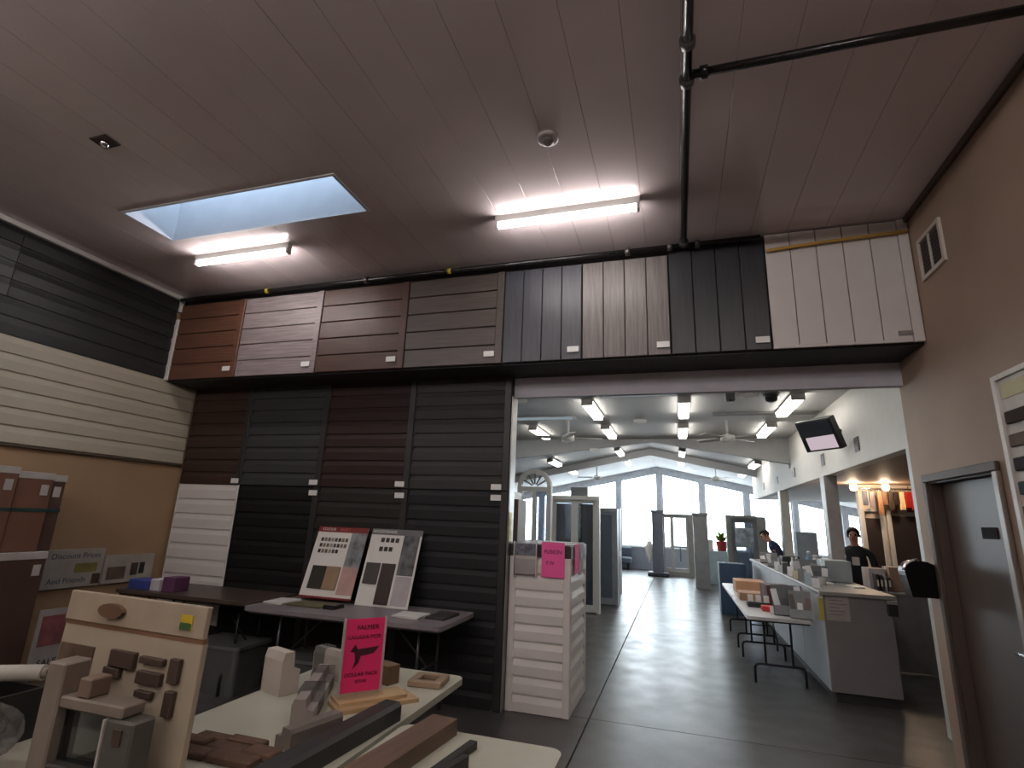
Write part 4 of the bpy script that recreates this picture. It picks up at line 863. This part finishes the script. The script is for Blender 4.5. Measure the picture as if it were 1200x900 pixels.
# ------------------------------------------------------------------ goods on counter and tables
def tbox(name, label, cat, x, y, z, sx_, sy_, sz_, rgb, ang=0.0, lidded=True):
    t = thing(name, label, cat, (x, y, z)); m = mat('goods_%d_%d_%d' % rgb, rgb, 0.6)
    box(x-sx_/2, x+sx_/2, y-sy_/2, y+sy_/2, z, z+sz_, 0.004).obj('body', m, t)
    if lidded: box(x-sx_/2-0.002, x+sx_/2+0.002, y-0.02, y+0.02, z+0.3*sz_, z+sz_+0.002, 0.001).obj('tape', mat('tape_%d' % rgb[0], tuple(min(255, int(c*1.2)) for c in rgb), 0.4), t)
    t.rotation_euler.z = ang; return t
def brochure_rack(label, x, y, z, w_, h_, ang, cols_, tilt=-0.3):
    t = thing('brochure_rack', label, 'brochure rack', (x, y, z))
    box(x-w_/2, x+w_/2, y, y+0.006, z, z+h_, 0.002).obj('back_plate', mat('rack_grey', (104, 106, 110), 0.4), t)
    n = len(cols_); bw_ = w_/n
    for k, c in enumerate(cols_):
        hh = h_*(0.55+0.4*((k*7+int(x*31+y*17)) % 5)/4)
        box(x-w_/2+k*bw_+0.006, x-w_/2+(k+1)*bw_-0.014, y-0.02-0.012*(k % 2), y-0.008-0.012*(k % 2), z+0.02, z+hh, 0.001, rot=Matrix.Rotation(0.12*((k % 3)-1), 3, 'Y')).obj('brochure', mat('broch_%d_%d_%d' % c, c, 0.5), t)
    box(x-w_/2, x+w_/2, y-0.052, y-0.048, z, z+h_*0.3).obj('pocket', mat('rack_pocket', (128, 130, 134), 0.5), t)
    t.rotation_euler = (tilt, 0, ang)
    return t
def bottle(label, x, y, z, r, h, rgb):
    t = thing('bottle', label, 'bottle', (x, y, z)); B().lathe(x, y, [(r*0.9, z), (r, z+0.01), (r, z+h*0.65), (r*0.4, z+h*0.8), (r*0.4, z+h*0.9)], 14).obj('body', mat('bottle_%d_%d_%d' % rgb, rgb, 0.3), t)
    B().cyl((x, y, z+h*0.9), (x, y, z+h), r*0.48).obj('cap', white, t)
def monitor(label, x, y, z, w_, h_, ang, rgb=(30, 30, 32), base=True):
    t = thing('monitor', label, 'monitor', (x, y, z))
    box(x-w_/2, x+w_/2, y-0.02, y+0.02, z+0.12, z+0.12+h_, 0.006).obj('case', mat('mon_%d' % rgb[0], rgb, 0.4), t)
    box(x-w_/2+0.02, x+w_/2-0.02, y+0.0201, y+0.022, z+0.14, z+0.10+h_).obj('screen', mat('mon_screen', (48, 54, 64), 0.2), t)
    box(x-0.03, x+0.03, y-0.05, y-0.021, z+0.01, z+0.3, 0.004).obj('stand', black, t); box(x-0.1, x+0.1, y-0.1, y+0.06, z, z+0.012, 0.003).obj('foot', black, t)
    t.rotation_euler.z = ang
TZ, CZ = 0.741, 1.076
tbox('cardboard_box', 'shallow tan cardboard box on the farther white table', 'box', 1.02, 9.45, TZ, 0.42, 0.5, 0.17, (172, 128, 96))
tbox('cardboard_box', 'tan cardboard tray in front of the shallow box, on the white tables', 'box', 1.0, 8.45, TZ, 0.46, 0.36, 0.10, (158, 122, 96))
tbox('binder_box', 'dark maroon box on the nearer white table, against the counter', 'box', 1.18, 8.0, TZ, 0.30, 0.30, 0.26, (84, 62, 62), 0.15)
tbox('sample_case', 'black sample case with pale samples on the nearer white table', 'case', 0.93, 7.75, TZ, 0.26, 0.20, 0.06, (40, 40, 44))
tbox('sample_case', 'red sample case on the nearer white table', 'case', 1.06, 7.45, TZ, 0.26, 0.16, 0.055, (190, 48, 56))
for k, (x, y, lab) in enumerate(((0.84, 7.72, 'left'), (0.93, 7.70, 'middle'), (1.02, 7.68, 'right'), (1.02, 7.22, 'nearest'))):
    t = thing('white_sample', '%s white sample chip standing by the black and red cases' % lab, 'sample', (x, y, TZ+(0.061 if k < 3 else 0)))
    zz = TZ+(0.063 if k < 3 else 0.0005); box(x-0.03, x+0.03, y-0.01, y+0.01, zz, zz+0.08, 0.003, rot=Matrix.Rotation(-0.2, 3, 'X'), pivot=(x, y, zz)).obj('chip', paper, t); box(x-0.032, x+0.032, y-0.012, y+0.024, zz-0.001, zz+0.006).obj('foot', white, t)
brochure_rack('grey leaning rack of white brochures on the nearer white table', 1.19, 7.15, TZ, 0.34, 0.34, 0.1, [(226, 226, 228), (84, 84, 88), (222, 222, 226), (230, 230, 232)])
brochure_rack('dark rack of white brochures beside the yellow strip', 1.27, 6.98, TZ, 0.22, 0.30, -0.15, [(70, 62, 58), (214, 214, 214), (96, 80, 72)])
brochure_rack('white brochure rack on the counter above the maroon box', 1.68, 8.6, CZ, 0.3, 0.24, 0.0, [(170, 170, 172), (222, 222, 224), (140, 142, 146)])
brochure_rack('pale brochure rack on the counter, left of the papers', 1.66, 7.85, CZ, 0.26, 0.20, 0.05, [(226, 226, 228), (90, 92, 98), (224, 224, 226)])
brochure_rack('cluttered rack of leaflets far along the counter', 1.58, 10.3, CZ, 0.3, 0.18, 0.0, [(196, 198, 200), (120, 124, 130), (170, 172, 176), (208, 208, 210)])
brochure_rack('grey rack of leaflets at the far end of the counter', 1.60, 11.3, CZ, 0.3, 0.2, 0.0, [(222, 224, 228), (180, 184, 188), (226, 228, 230)])
booklet('white sheets on the near corner of the counter', 1.60, 1.76, 7.55, 7.72, CZ, paper)
booklet('crumpled white sheets at the middle of the counter', 1.80, 1.98, 8.8, 9.05, CZ, paper, 0.3)
booklet('white pad at the right edge of the counter end', 1.88, 2.0, 7.3, 7.5, CZ, paper, 0.2)
tbox('desk_printer', 'pale desk printer on the counter below the grey post', 'printer', 1.92, 8.15, CZ, 0.30, 0.34, 0.26, (150, 158, 160), 0.05)
tbox('desk_printer', 'dark-banded pale machine behind the grey post', 'printer', 2.55, 10.6, 0.0, 0.40, 0.4, 1.25, (176, 180, 184))
tbox('file_box', 'tan file box on the desk before the dark doors', 'box', 2.86, 8.75, 0.961, 0.36, 0.26, 0.30, (150, 122, 104))
tbox('file_rack', 'white wire rack with dark files on the grey desk', 'rack', 2.56, 8.84, 0.961, 0.20, 0.3, 0.27, (172, 164, 164))
for k, c in enumerate(((60, 44, 46), (48, 40, 44), (150, 140, 140), (70, 54, 54))): 
    t = thing('file_folder', '%s file standing in front of the white rack' % ('dark brown', 'near-black', 'pale grey', 'umber')[k], 'file', (2.50+k*0.045, 8.58, 0.961)); box(2.485+k*0.045, 2.515+k*0.045, 8.5, 8.64, 0.961, 1.17-0.01*k, 0.003).obj('cover', mat('file_%d' % k, c, 0.6), t); box(2.49+k*0.045, 2.51+k*0.045, 8.498, 8.5, 1.02, 1.10).obj('spine_label', paper, t)
tbox('cleaning_tub', 'white plastic tub on the grey desk beside the file box', 'tub', 3.14, 8.66, 0.961, 0.10, 0.10, 0.30, (206, 206, 208), lidded=False)
tbox('tall_machine', 'tall pale machine standing behind the bending person', 'machine', 2.75, 13.9, 0.0, 0.42, 0.4, 1.66, (150, 164, 176))
bottle('white spray bottle on the counter near the printer', 1.62, 9.2, CZ, 0.035, 0.22, (214, 214, 216)); bottle('blue bottle on the far counter beside the monitors', 1.98, 9.85, CZ, 0.05, 0.30, (96, 124, 150)); bottle('pale bottle on the counter beside the leaflets', 1.75, 9.6, CZ, 0.04, 0.24, (190, 200, 206)); bottle('white jug on the counter in front of the grey post', 1.98, 9.4, CZ, 0.08, 0.26, (206, 210, 216))
tbox('cash_drawer', 'yellowish box on the counter, left of the white jug', 'box', 1.84, 9.2, CZ, 0.2, 0.24, 0.15, (150, 142, 108))
tbox('dark_case', 'black bag-like case on the far counter beneath the monitors', 'case', 1.72, 10.0, CZ, 0.26, 0.3, 0.2, (30, 32, 38))
tbox('blue_crate', 'tall dark blue crate standing beyond the white tables', 'crate', 1.02, 12.4, 0.0, 0.5, 0.5, 0.98, (42, 66, 92))

cups = [('white paper cup', 1.62, 8.32, 0.035, 0.10, (220, 220, 220)), ('grey pen pot', 1.66, 8.85, 0.04, 0.11, (110, 112, 116)), ('blue pen pot', 1.92, 8.75, 0.04, 0.11, (80, 110, 150)), ('white mug', 1.62, 7.45, 0.04, 0.09, (216, 216, 214)), ('steel tumbler', 1.74, 9.05, 0.04, 0.14, (150, 154, 158)), ('pale green cup', 1.60, 9.75, 0.045, 0.12, (170, 180, 150))]
for (lab, x, y, r, h, c) in cups:
    t = thing('cup', '%s standing among the leaflets on the counter' % lab, 'cup', (x, y, CZ)); B().lathe(x, y, [(r*0.8, CZ), (r, CZ+h*0.95), (r*1.06, CZ+h)], 14).obj('body', mat('cup_%d_%d_%d' % c, c, 0.4), t); B().lathe(x, y, [(r*0.9, CZ+h), (r*0.9, CZ+h+0.004)], 14).obj('rim', mat('cup_inside', (60, 60, 62), 0.6), t)
cards = [('white', (222, 222, 224)), ('pale blue', (176, 192, 206)), ('grey', (136, 138, 142)), ('cream', (206, 196, 170)), ('white', (226, 226, 226)), ('dark', (62, 62, 68)), ('silver', (180, 184, 188)), ('white', (218, 220, 222))]
where = ['second', 'third', 'fourth', 'fifth', 'sixth', 'seventh', 'eighth', 'last']
for k, (cn, c) in enumerate(cards):
    x = 1.475; y = 7.10+k*0.36
    t = thing('tent_card', '%s folded card on the counter edge, %s from the near end' % (cn, 'first' if k == 0 else where[k-1]), 'card', (x, y, CZ), 'folded cards along the counter edge'); h = 0.10+0.025*(k % 3); m = mat('card_%d_%d_%d' % c, c, 0.5)
    B().prism([(x-0.045, y-0.03, CZ), (x+0.03, y-0.03, CZ), (x+0.03, y, CZ+h), (x-0.045, y, CZ+h)], (0, -0.002, 0)).obj('front_leaf', m, t)
    B().prism([(x-0.045, y+0.03, CZ), (x+0.03, y+0.03, CZ), (x+0.03, y+0.0005, CZ+h), (x-0.045, y+0.0005, CZ+h)], (0, 0.002, 0)).obj('rear_leaf', m, t)

# ------------------------------------------------------------------ door and window displays in the hall
pvc = mat('pale_pvc_frame', (182, 182, 178), 0.45, noise=0.03); pvg = mat('grey_pvc_frame', (116, 122, 128), 0.45); 
def door_leaf(t, x0, x1, y0, y1, z0, z1, fm, gm, fw=0.07, nm='door_leaf'):
    f = B().box(x0, x0+fw, y0, y1, z0, z1).box(x1-fw, x1, y0, y1, z0, z1).box(x0+fw, x1-fw, y0, y1, z1-fw, z1).box(x0+fw, x1-fw, y0, y1, z0, z0+fw*1.8)
    o = f.obj(nm, fm, t)
    box(x0+fw, x1-fw, (y0+y1)/2-0.008, (y0+y1)/2+0.008, z0+fw*1.8, z1-fw).obj('glass_panel', gm, o)
    return o
ds = thing('patio_door_display', 'pale twin-leaf glazed door display behind the white pedestal', 'door display', (-1.95, 10.9, 0))
door_leaf(ds, -2.44, -1.99, 10.80, 10.87, 0.02, 2.12, pvc, dirtyglass); door_leaf(ds, -1.99, -1.55, 10.80, 10.87, 0.02, 2.12, pvc, dirtyglass)
B().box(-2.50, -2.44, 10.76, 10.94, 0, 2.20).box(-1.55, -1.49, 10.76, 10.94, 0, 2.20).box(-2.44, -1.55, 10.76, 10.94, 2.12, 2.20).obj('outer_frame', pvc, ds)
box(-2.48, -1.52, 11.0, 11.04, 0.0, 2.05).obj('dark_backing', mat('display_dark_grey', (64, 70, 78), 0.5), ds); box(-2.46, -1.53, 10.94, 11.0, 0, 0.05).obj('foot_board', pvg, ds)
tbox('display_crate', 'small grey slatted crate on top of the twin-leaf door display', 'crate', -1.90, 10.85, 2.201, 0.34, 0.16, 0.17, (104, 108, 112))
ds = thing('entry_door_display', 'dark grey door display just behind the pale twin-leaf one', 'door display', (-1.5, 12.2, 0))
door_leaf(ds, -1.80, -1.32, 12.0, 12.06, 0.02, 1.93, pvg, mat('door_panel_slate', (72, 82, 94), 0.4)); B().box(-1.86, -1.80, 11.96, 12.4, 0, 2.0).box(-1.32, -1.27, 11.96, 12.4, 0, 2.0).box(-1.80, -1.32, 11.96, 12.1, 1.93, 2.0).obj('outer_frame', pvg, ds)
box(-1.79, -1.33, 12.34, 12.40, 0.0, 1.9).obj('rear_leaf', mat('door_panel_slate', (72, 82, 94), 0.4), ds)
ds = thing('entry_door_display', 'white glazed door display farthest back on the left', 'door display', (-1.6, 14.2, 0))
door_leaf(ds, -2.0, -1.46, 14.0, 14.06, 0.02, 2.0, pvc, glass); B().box(-2.05, -2.0, 13.96, 14.3, 0, 2.06).box(-1.46, -1.41, 13.96, 14.3, 0, 2.06).box(-2.0, -1.46, 13.96, 14.1, 2.0, 2.06).obj('outer_frame', pvc, ds)
box(-1.52, -1.40, 13.7, 13.95, 0.90, 1.02, 0.004).obj('shelf', white, ds)
# arched window
aw = thing('arched_window_display', 'arched white window with a sunburst head, left of the door displays', 'window display', (-2.4, 9.0, 0))
axc, az, ar = -2.36, 2.25, 0.30
pts_o = [(axc+ar*math.cos(PI*k/16), az+ar*math.sin(PI*k/16)) for k in range(17)]; pts_i = [(axc+(ar-0.07)*math.cos(PI*k/16), az+(ar-0.07)*math.sin(PI*k/16)) for k in range(17)]
ab = B()
ring = [(x, 8.95, z) for x, z in pts_o] + [(x, 8.95, z) for x, z in reversed(pts_i)]
for k in range(16):
    ab.prism([(pts_o[k][0], 8.95, pts_o[k][1]), (pts_o[k+1][0], 8.95, pts_o[k+1][1]), (pts_i[k+1][0], 8.95, pts_i[k+1][1]), (pts_i[k][0], 8.95, pts_i[k][1])], (0, 0.12, 0))
bmesh.ops.remove_doubles(ab.bm, verts=ab.bm.verts, dist=0.0005)
ab.obj('arch_frame', pvc, aw)
for k in (1, 2, 3, 4, 5):
    a = PI*k/6; B().path([(axc+0.05*math.cos(a), 9.0, az+0.05*math.sin(a)), (axc+0.24*math.cos(a), 9.0, az+0.24*math.sin(a))], 0.014, 6).obj('sunburst_bar', pvg, aw)
B().prism([(axc+0.23*math.cos(PI*k/12), 9.02, az+0.23*math.sin(PI*k/12)) for k in range(13)], (0, 0.006, 0)).obj('arch_pane', glass, aw)
B().box(axc-ar, axc-ar+0.08, 8.95, 9.07, 0.0, az).box(axc+ar-0.08, axc+ar, 8.95, 9.07, 0.0, az).box(axc-ar+0.08, axc+ar-0.08, 8.95, 9.07, az-0.08, az).box(axc-ar+0.08, axc+ar-0.08, 8.95, 9.07, 0.0, 0.3).obj('lower_frame', pvc, aw)
box(axc-0.03, axc+0.03, 8.96, 9.06, 0.3, az-0.08).obj('mullion', pvc, aw)
for s in (-1, 1): box(axc+(0.03 if s > 0 else -0.22), axc+(0.22 if s > 0 else -0.03), 9.0, 9.008, 0.3, az-0.08).obj('casement_pane', glass if s < 0 else dirtyglass, aw)
t = thing('door_slab_sample', 'narrow brown door slab with a yellow edge beside the hall opening', 'door sample', (-1.98, 7.0, 0))
box(-2.08, -2.00, 6.8, 7.2, 0, 1.95, 0.003).obj('slab', mat('slab_brown', (92, 72, 60), 0.5), t); box(-2.24, -2.085, 6.8, 6.83, 0, 1.75, 0.003).obj('yellow_edge', mat('edge_yellow', (190, 176, 84), 0.5), t)
box(-2.10, -2.075, 6.78, 7.2, 0, 2.05, 0.003).obj('white_edge', pvc, t)
# columns
cm = mat('grey_column', (108, 112, 126), 0.5); 
t = thing('display_column', 'dark grey square column with a dark base, in front of the middle windows', 'column', (-0.68, 19.6, 0))
box(-0.88, -0.52, 19.5, 19.8, 0.13, 2.10, 0.01).obj('shaft', cm, t); box(-1.05, -0.35, 19.3, 20.0, 0, 0.13, 0.03).obj('base', mat('column_base', (58, 62, 74), 0.6), t); box(-0.92, -0.48, 19.46, 19.84, 2.10, 2.18, 0.01).obj('cap', cm, t)
t = thing('display_column', 'broad pale column right of the open glazed door', 'column', (0.6, 16.6, 0))
box(0.41, 0.80, 16.5, 16.9, 0.0, 2.0, 0.01).obj('shaft', mat('pale_column', (150, 154, 156), 0.5), t); box(0.38, 0.83, 16.47, 16.93, 2.0, 2.07, 0.01).obj('cap', mat('pale_column', (150, 154, 156), 0.5), t)
ds = thing('glazed_door_display', 'tall glazed door in a pale frame between the two columns', 'door display', (0.0, 20.0, 0))
door_leaf(ds, -0.52, -0.22, 19.9, 19.96, 0.15, 2.0, pvc, glass, 0.06); o = door_leaf(ds, -0.22, 0.30, 19.9, 19.96, 0.15, 2.0, pvc, glass, 0.06)
B().box(-0.16, 0.24, 19.9, 19.96, 0.95, 1.0).box(0.02, 0.06, 19.9, 19.96, 0.5, 0.95).obj('glazing_bar', pvg, ds)
B().box(-0.58, -0.52, 19.85, 20.1, 0, 2.08).box(0.30, 0.50, 19.85, 20.1, 0, 2.08).box(-0.52, 0.30, 19.85, 20.0, 2.0, 2.08).box(-0.52, 0.30, 19.85, 20.0, 0.0, 0.15).obj('outer_frame', mat('frame_beige_grey', (140, 138, 134), 0.5), ds)
ds = thing('window_unit_display', 'large dark-framed window unit display above the blue crate', 'window display', (1.65, 15.9, 0))
door_leaf(ds, 1.35, 2.0, 15.8, 15.88, 0.05, 1.95, pvg, dirtyglass, 0.12); B().box(1.24, 1.35, 15.74, 16.1, 0, 2.02).box(2.0, 2.22, 15.74, 16.1, 0, 2.0).box(1.35, 2.0, 15.74, 15.9, 1.95, 2.02).obj('outer_frame', mat('display_frame_beige', (134, 136, 134), 0.5), ds)
box(1.44, 1.9, 15.75, 15.80, 1.2, 1.7, 0.003).obj('hanging_sample', mat('sample_pale', (150, 162, 172), 0.4, noise=0.5, scale=7), ds)
# pot plant and red pot beyond the pale column
t = thing('potted_plant', 'green plant in a red pot on a pale stand, right of the broad column', 'plant', (1.05, 18.0, 0))
box(0.75, 1.45, 17.96, 18.4, 0, 0.98, 0.01).obj('stand', mat('stand_pale_blue', (170, 186, 192), 0.5), t)
B().lathe(1.26, 18.15, [(0.12, 0.981), (0.17, 1.25), (0.18, 1.27), (0.15, 1.27)], 16).obj('pot', mat('pot_red', (190, 60, 64), 0.5), t)
lf = B()
for k in range(60):
    a = random.uniform(0, 2*PI); el = random.uniform(0.2, 1.3); L_ = random.uniform(0.2, 0.4)
    d_ = Vector((math.cos(a)*math.cos(el), math.sin(a)*math.cos(el), math.sin(el))); s_ = d_.cross(Vector((0, 0, 1))).normalized()*0.045
    o_ = Vector((1.26, 18.15, 1.26)); vs = [lf.bm.verts.new(p) for p in (o_, o_+d_*L_*0.5+s_, o_+d_*L_, o_+d_*L_*0.5-s_)]; lf.bm.faces.new(vs)
lo_ = lf.obj('foliage', mat('leaf_green', (120, 150, 60), 0.5, noise=0.3), t); lo_['kind'] = 'stuff'
t = thing('paper_notice', 'white card leaning against the red flower pot', 'card', (0.92, 18.0, 0.981)); box(0.83, 1.0, 17.98, 17.99, 0.981, 1.30, 0.002).obj('card', paper, t); box(0.87, 0.95, 17.99, 18.04, 0.981, 0.988).obj('prop', paper, t)
# low furniture along the window wall
t = thing('low_sofa', 'low grey-blue bench along the window wall, left of the dark column', 'bench', (-2.4, 21.4, 0))
box(-3.4, -1.75, 21.2, 21.7, 0.22, 0.45, 0.04).obj('seat', mat('sofa_grey', (84, 92, 104), 0.8), t); box(-3.4, -1.75, 21.7, 21.9, 0.22, 0.80, 0.04).obj('backrest', mat('sofa_grey', (84, 92, 104), 0.8), t)
for xx in (-3.3, -1.9): 
    for yy in (21.25, 21.6): box(xx, xx+0.06, yy, yy+0.06, 0, 0.22).obj('leg', black, t)
t = thing('draped_cloth', 'white bundle tied to the dark column', 'cloth', (-0.98, 19.5, 0.5))
bc = B(); bmesh.ops.create_icosphere(bc.bm, subdivisions=3, radius=0.16)
for v in bc.bm.verts:
    n = v.co.normalized(); v.co = Vector((v.co.x*0.8, v.co.y*0.8, v.co.z*2.2))*(1+0.12*math.sin(7*n.x+5*n.z)) + Vector((-1.0, 19.62, 0.80))
bc.obj('cloth', paper, t)

# ------------------------------------------------------------------ people
def person(label, loc, rotz, joints, edges, radii, face, mats_fn, hairfn):
    me = bpy.data.meshes.new('person'); names = list(joints); idx = {n: i for i, n in enumerate(names)}
    me.from_pydata([joints[n] for n in names], [(idx[a], idx[b_]) for a, b_ in edges], [])
    ob = bpy.data.objects.new('person', me); COL.objects.link(ob)
    mo = ob.modifiers.new('skin', 'SKIN'); mo.use_smooth_shade = True
    sv = me.skin_vertices[0].data
    for n in names:
        r = radii[n]; sv[idx[n]].radius = r if isinstance(r, tuple) else (r, r); sv[idx[n]].use_root = (n == 'pelvis' or n.endswith('_root'))
    sb = ob.modifiers.new('sub', 'SUBSURF'); sb.levels = 2; sb.render_levels = 2
    dg = bpy.context.evaluated_depsgraph_get(); me2 = bpy.data.meshes.new_from_object(ob.evaluated_get(dg))
    ob.modifiers.clear(); ob.data = me2
    ms = mats_fn['mats']; me2.materials.clear()
    for m in ms: me2.materials.append(m)
    for p in me2.polygons: p.material_index = mats_fn['pick'](p.center); p.use_smooth = True
    ob.location = loc; ob.rotation_euler.z = rotz; ORIG[ob.name] = Vector((0, 0, 0))
    tag(ob, label, 'person')
    hb = B(); hairfn(hb); h = hb.obj('hair', mat('dark_hair', (28, 22, 20), 0.6), ob)
    for p in h.data.polygons: p.use_smooth = True
    return ob
skin = mat('skin_tone', (186, 138, 116), 0.5, noise=0.05)
def hand(J, E, R, side, wrist, d, up):
    # palm and five fingers, each its own short chain rooted inside the palm
    d = Vector(d).normalized(); up = Vector(up).normalized(); lat = d.cross(up).normalized(); wv = Vector(wrist)
    J[side+'palm'] = tuple(wv+d*0.06); R[side+'palm'] = (0.036, 0.018); E.append((side+'wrist', side+'palm'))
    for k, (o_, L_) in enumerate(((-0.030, 0.065), (-0.010, 0.078), (0.010, 0.072), (0.028, 0.056))):
        b_ = wv+d*0.055+lat*o_; n1 = side+'f%d_root' % k; n2 = side+'f%dm' % k; n3 = side+'f%dt' % k
        J[n1] = tuple(b_); J[n2] = tuple(b_+d*(0.045+L_*0.4)-up*0.006); J[n3] = tuple(b_+d*(0.045+L_*0.8)-up*0.03)
        R[n1] = 0.009; R[n2] = 0.0085; R[n3] = 0.007; E += [(n1, n2), (n2, n3)]
    b_ = wv+d*0.02-lat*0.02; J[side+'th_root'] = tuple(b_); J[side+'thm'] = tuple(b_+d*0.03-lat*0.035); J[side+'tht'] = tuple(b_+d*0.065-lat*0.045)
    R[side+'th_root'] = 0.011; R[side+'thm'] = 0.010; R[side+'tht'] = 0.008; E += [(side+'th_root', side+'thm'), (side+'thm', side+'tht')]
def build_person(label, loc, rotz, bend, shirt, trousers, apron_logo=False):
    # local frame: faces -Y; bend = forward lean of the torso in radians
    def T(x, y, z):   # lean about the hips (z 0.95)
        if z <= 0.95: return (x, y, z)
        dz = z-0.95; return (x, y*math.cos(bend)-dz*math.sin(bend), 0.95+dz*math.cos(bend)+y*math.sin(bend))
    J = {'pelvis': (0, 0, 0.95), 'belly': T(0, 0, 1.10), 'chest': T(0, 0, 1.30), 'collar': T(0, 0, 1.43), 'neck': T(0, -0.01, 1.50),
         'headlow': T(0, -0.03, 1.58), 'headmid': T(0, -0.03, 1.66), 'headtop': T(0, -0.02, 1.73), 'nose': T(0, -0.145, 1.645)}
    R = {'pelvis': (0.16, 0.12), 'belly': (0.145, 0.11), 'chest': (0.165, 0.12), 'collar': (0.12, 0.085), 'neck': 0.055, 'headlow': (0.062, 0.075), 'headmid': (0.078, 0.095), 'headtop': (0.06, 0.07), 'nose': 0.014}
    E = [('pelvis', 'belly'), ('belly', 'chest'), ('chest', 'collar'), ('collar', 'neck'), ('neck', 'headlow'), ('headlow', 'headmid'), ('headmid', 'headtop'), ('headmid', 'nose')]
    for s, sd in ((-1, 'l'), (1, 'r')):
        J[sd+'sh'] = T(s*0.19, 0, 1.40); J[sd+'el'] = T(s*0.25, -0.04, 1.12)
        el = Vector(J[sd+'el']); J[sd+'wrist'] = (s*0.19, el.y-0.22, el.z+0.03)
        J[sd+'hip'] = (s*0.10, 0, 0.88); J[sd+'kn'] = (s*0.11, -0.02, 0.49); J[sd+'an'] = (s*0.11, 0.02, 0.09); J[sd+'toe'] = (s*0.12, -0.14, 0.035)
        R.update({sd+'sh': 0.062, sd+'el': 0.044, sd+'wrist': 0.027, sd+'hip': 0.085, sd+'kn': 0.058, sd+'an': 0.042, sd+'toe': 0.034})
        E += [('collar', sd+'sh'), (sd+'sh', sd+'el'), (sd+'el', sd+'wrist'), ('pelvis', sd+'hip'), (sd+'hip', sd+'kn'), (sd+'kn', sd+'an'), (sd+'an', sd+'toe')]
        hand(J, E, R, sd, J[sd+'wrist'], (0, -1, -0.1), (0, -0.1, 1))
    hc_ = Vector(J['headmid']); nk = Vector(J['neck']); elz = Vector(J['lel'])
    def pick(c):
        if c.z < 0.07: return 3
        if (c-hc_).length < 0.17 or (c-nk).length < 0.055: return 0
        if c.y < elz.y-0.10 and abs(c.x) > 0.10 and c.z < J['chest'][2] and c.z > 0.85: return 0
        if c.z < 0.93: return 2
        return 1
    def hair(hb):
        bmesh.ops.create_icosphere(hb.bm, subdivisions=3, radius=0.105)
        ax = (Vector(J['headtop'])-Vector(J['headlow'])).normalized()
        for v in list(hb.bm.verts):
            v.co = Vector((v.co.x*0.86, v.co.y*1.05, v.co.z*1.02))
        dl = [v for v in hb.bm.verts if v.co.y < -0.045 and v.co.z < 0.045 or v.co.z < -0.06]
        bmesh.ops.delete(hb.bm, geom=dl, context='VERTS')
        bmesh.ops.transform(hb.bm, matrix=Matrix.Translation(hc_+ax*0.018) @ Matrix.Rotation(bend, 4, 'X'), verts=hb.bm.verts)
        bmesh.ops.solidify(hb.bm, geom=hb.bm.faces[:], thickness=0.012)
    ob = person(label, loc, rotz, J, E, R, None, {'mats': [skin, shirt, trousers, mat('dark_shoe', (26, 24, 24), 0.5)], 'pick': pick}, hair)
    for s in (-1, 1):
        e = B(); bmesh.ops.create_uvsphere(e.bm, u_segments=8, v_segments=6, radius=0.013)
        bmesh.ops.translate(e.bm, vec=Vector(T(s*0.033, -0.118, 1.665)), verts=e.bm.verts); e.obj('eye', mat('eye_dark', (30, 24, 22), 0.2), ob)
        e = B(); bmesh.ops.create_uvsphere(e.bm, u_segments=8, v_segments=6, radius=0.028)
        for v in e.bm.verts: v.co = Vector((v.co.x*0.4, v.co.y*0.7, v.co.z*1.1))+Vector(T(s*0.083, -0.02, 1.645))
        e.obj('ear', skin, ob)
    b = B().box(-0.026, 0.026, -0.004, 0.004, -0.006, 0.006, 0.003); bmesh.ops.translate(b.bm, vec=Vector(T(0, -0.122, 1.588)), verts=b.bm.verts); b.obj('mouth', mat('lip', (150, 84, 80), 0.5), ob)
    if apron_logo:
        b = B().box(-0.05, 0.05, -0.006, 0.0, -0.06, 0.06, 0.01); bmesh.ops.translate(b.bm, vec=Vector(T(0.0, -0.135, 1.28)), verts=b.bm.verts); b.obj('shirt_print', paper, ob)['label'] = 'white print on the shirt'
    return ob
build_person('person in a dark blue top bending forward past the far end of the counter', (2.22, 13.4, 0), -PI/2, 0.5, mat('navy_cloth', (40, 42, 78), 0.8), mat('black_cloth', (28, 28, 32), 0.8))
build_person('person in a black shirt with a white print standing behind the counter', (2.62, 9.75, 0), -0.35, 0.05, mat('black_shirt', (26, 26, 32), 0.8), mat('black_cloth', (28, 28, 32), 0.8), True)
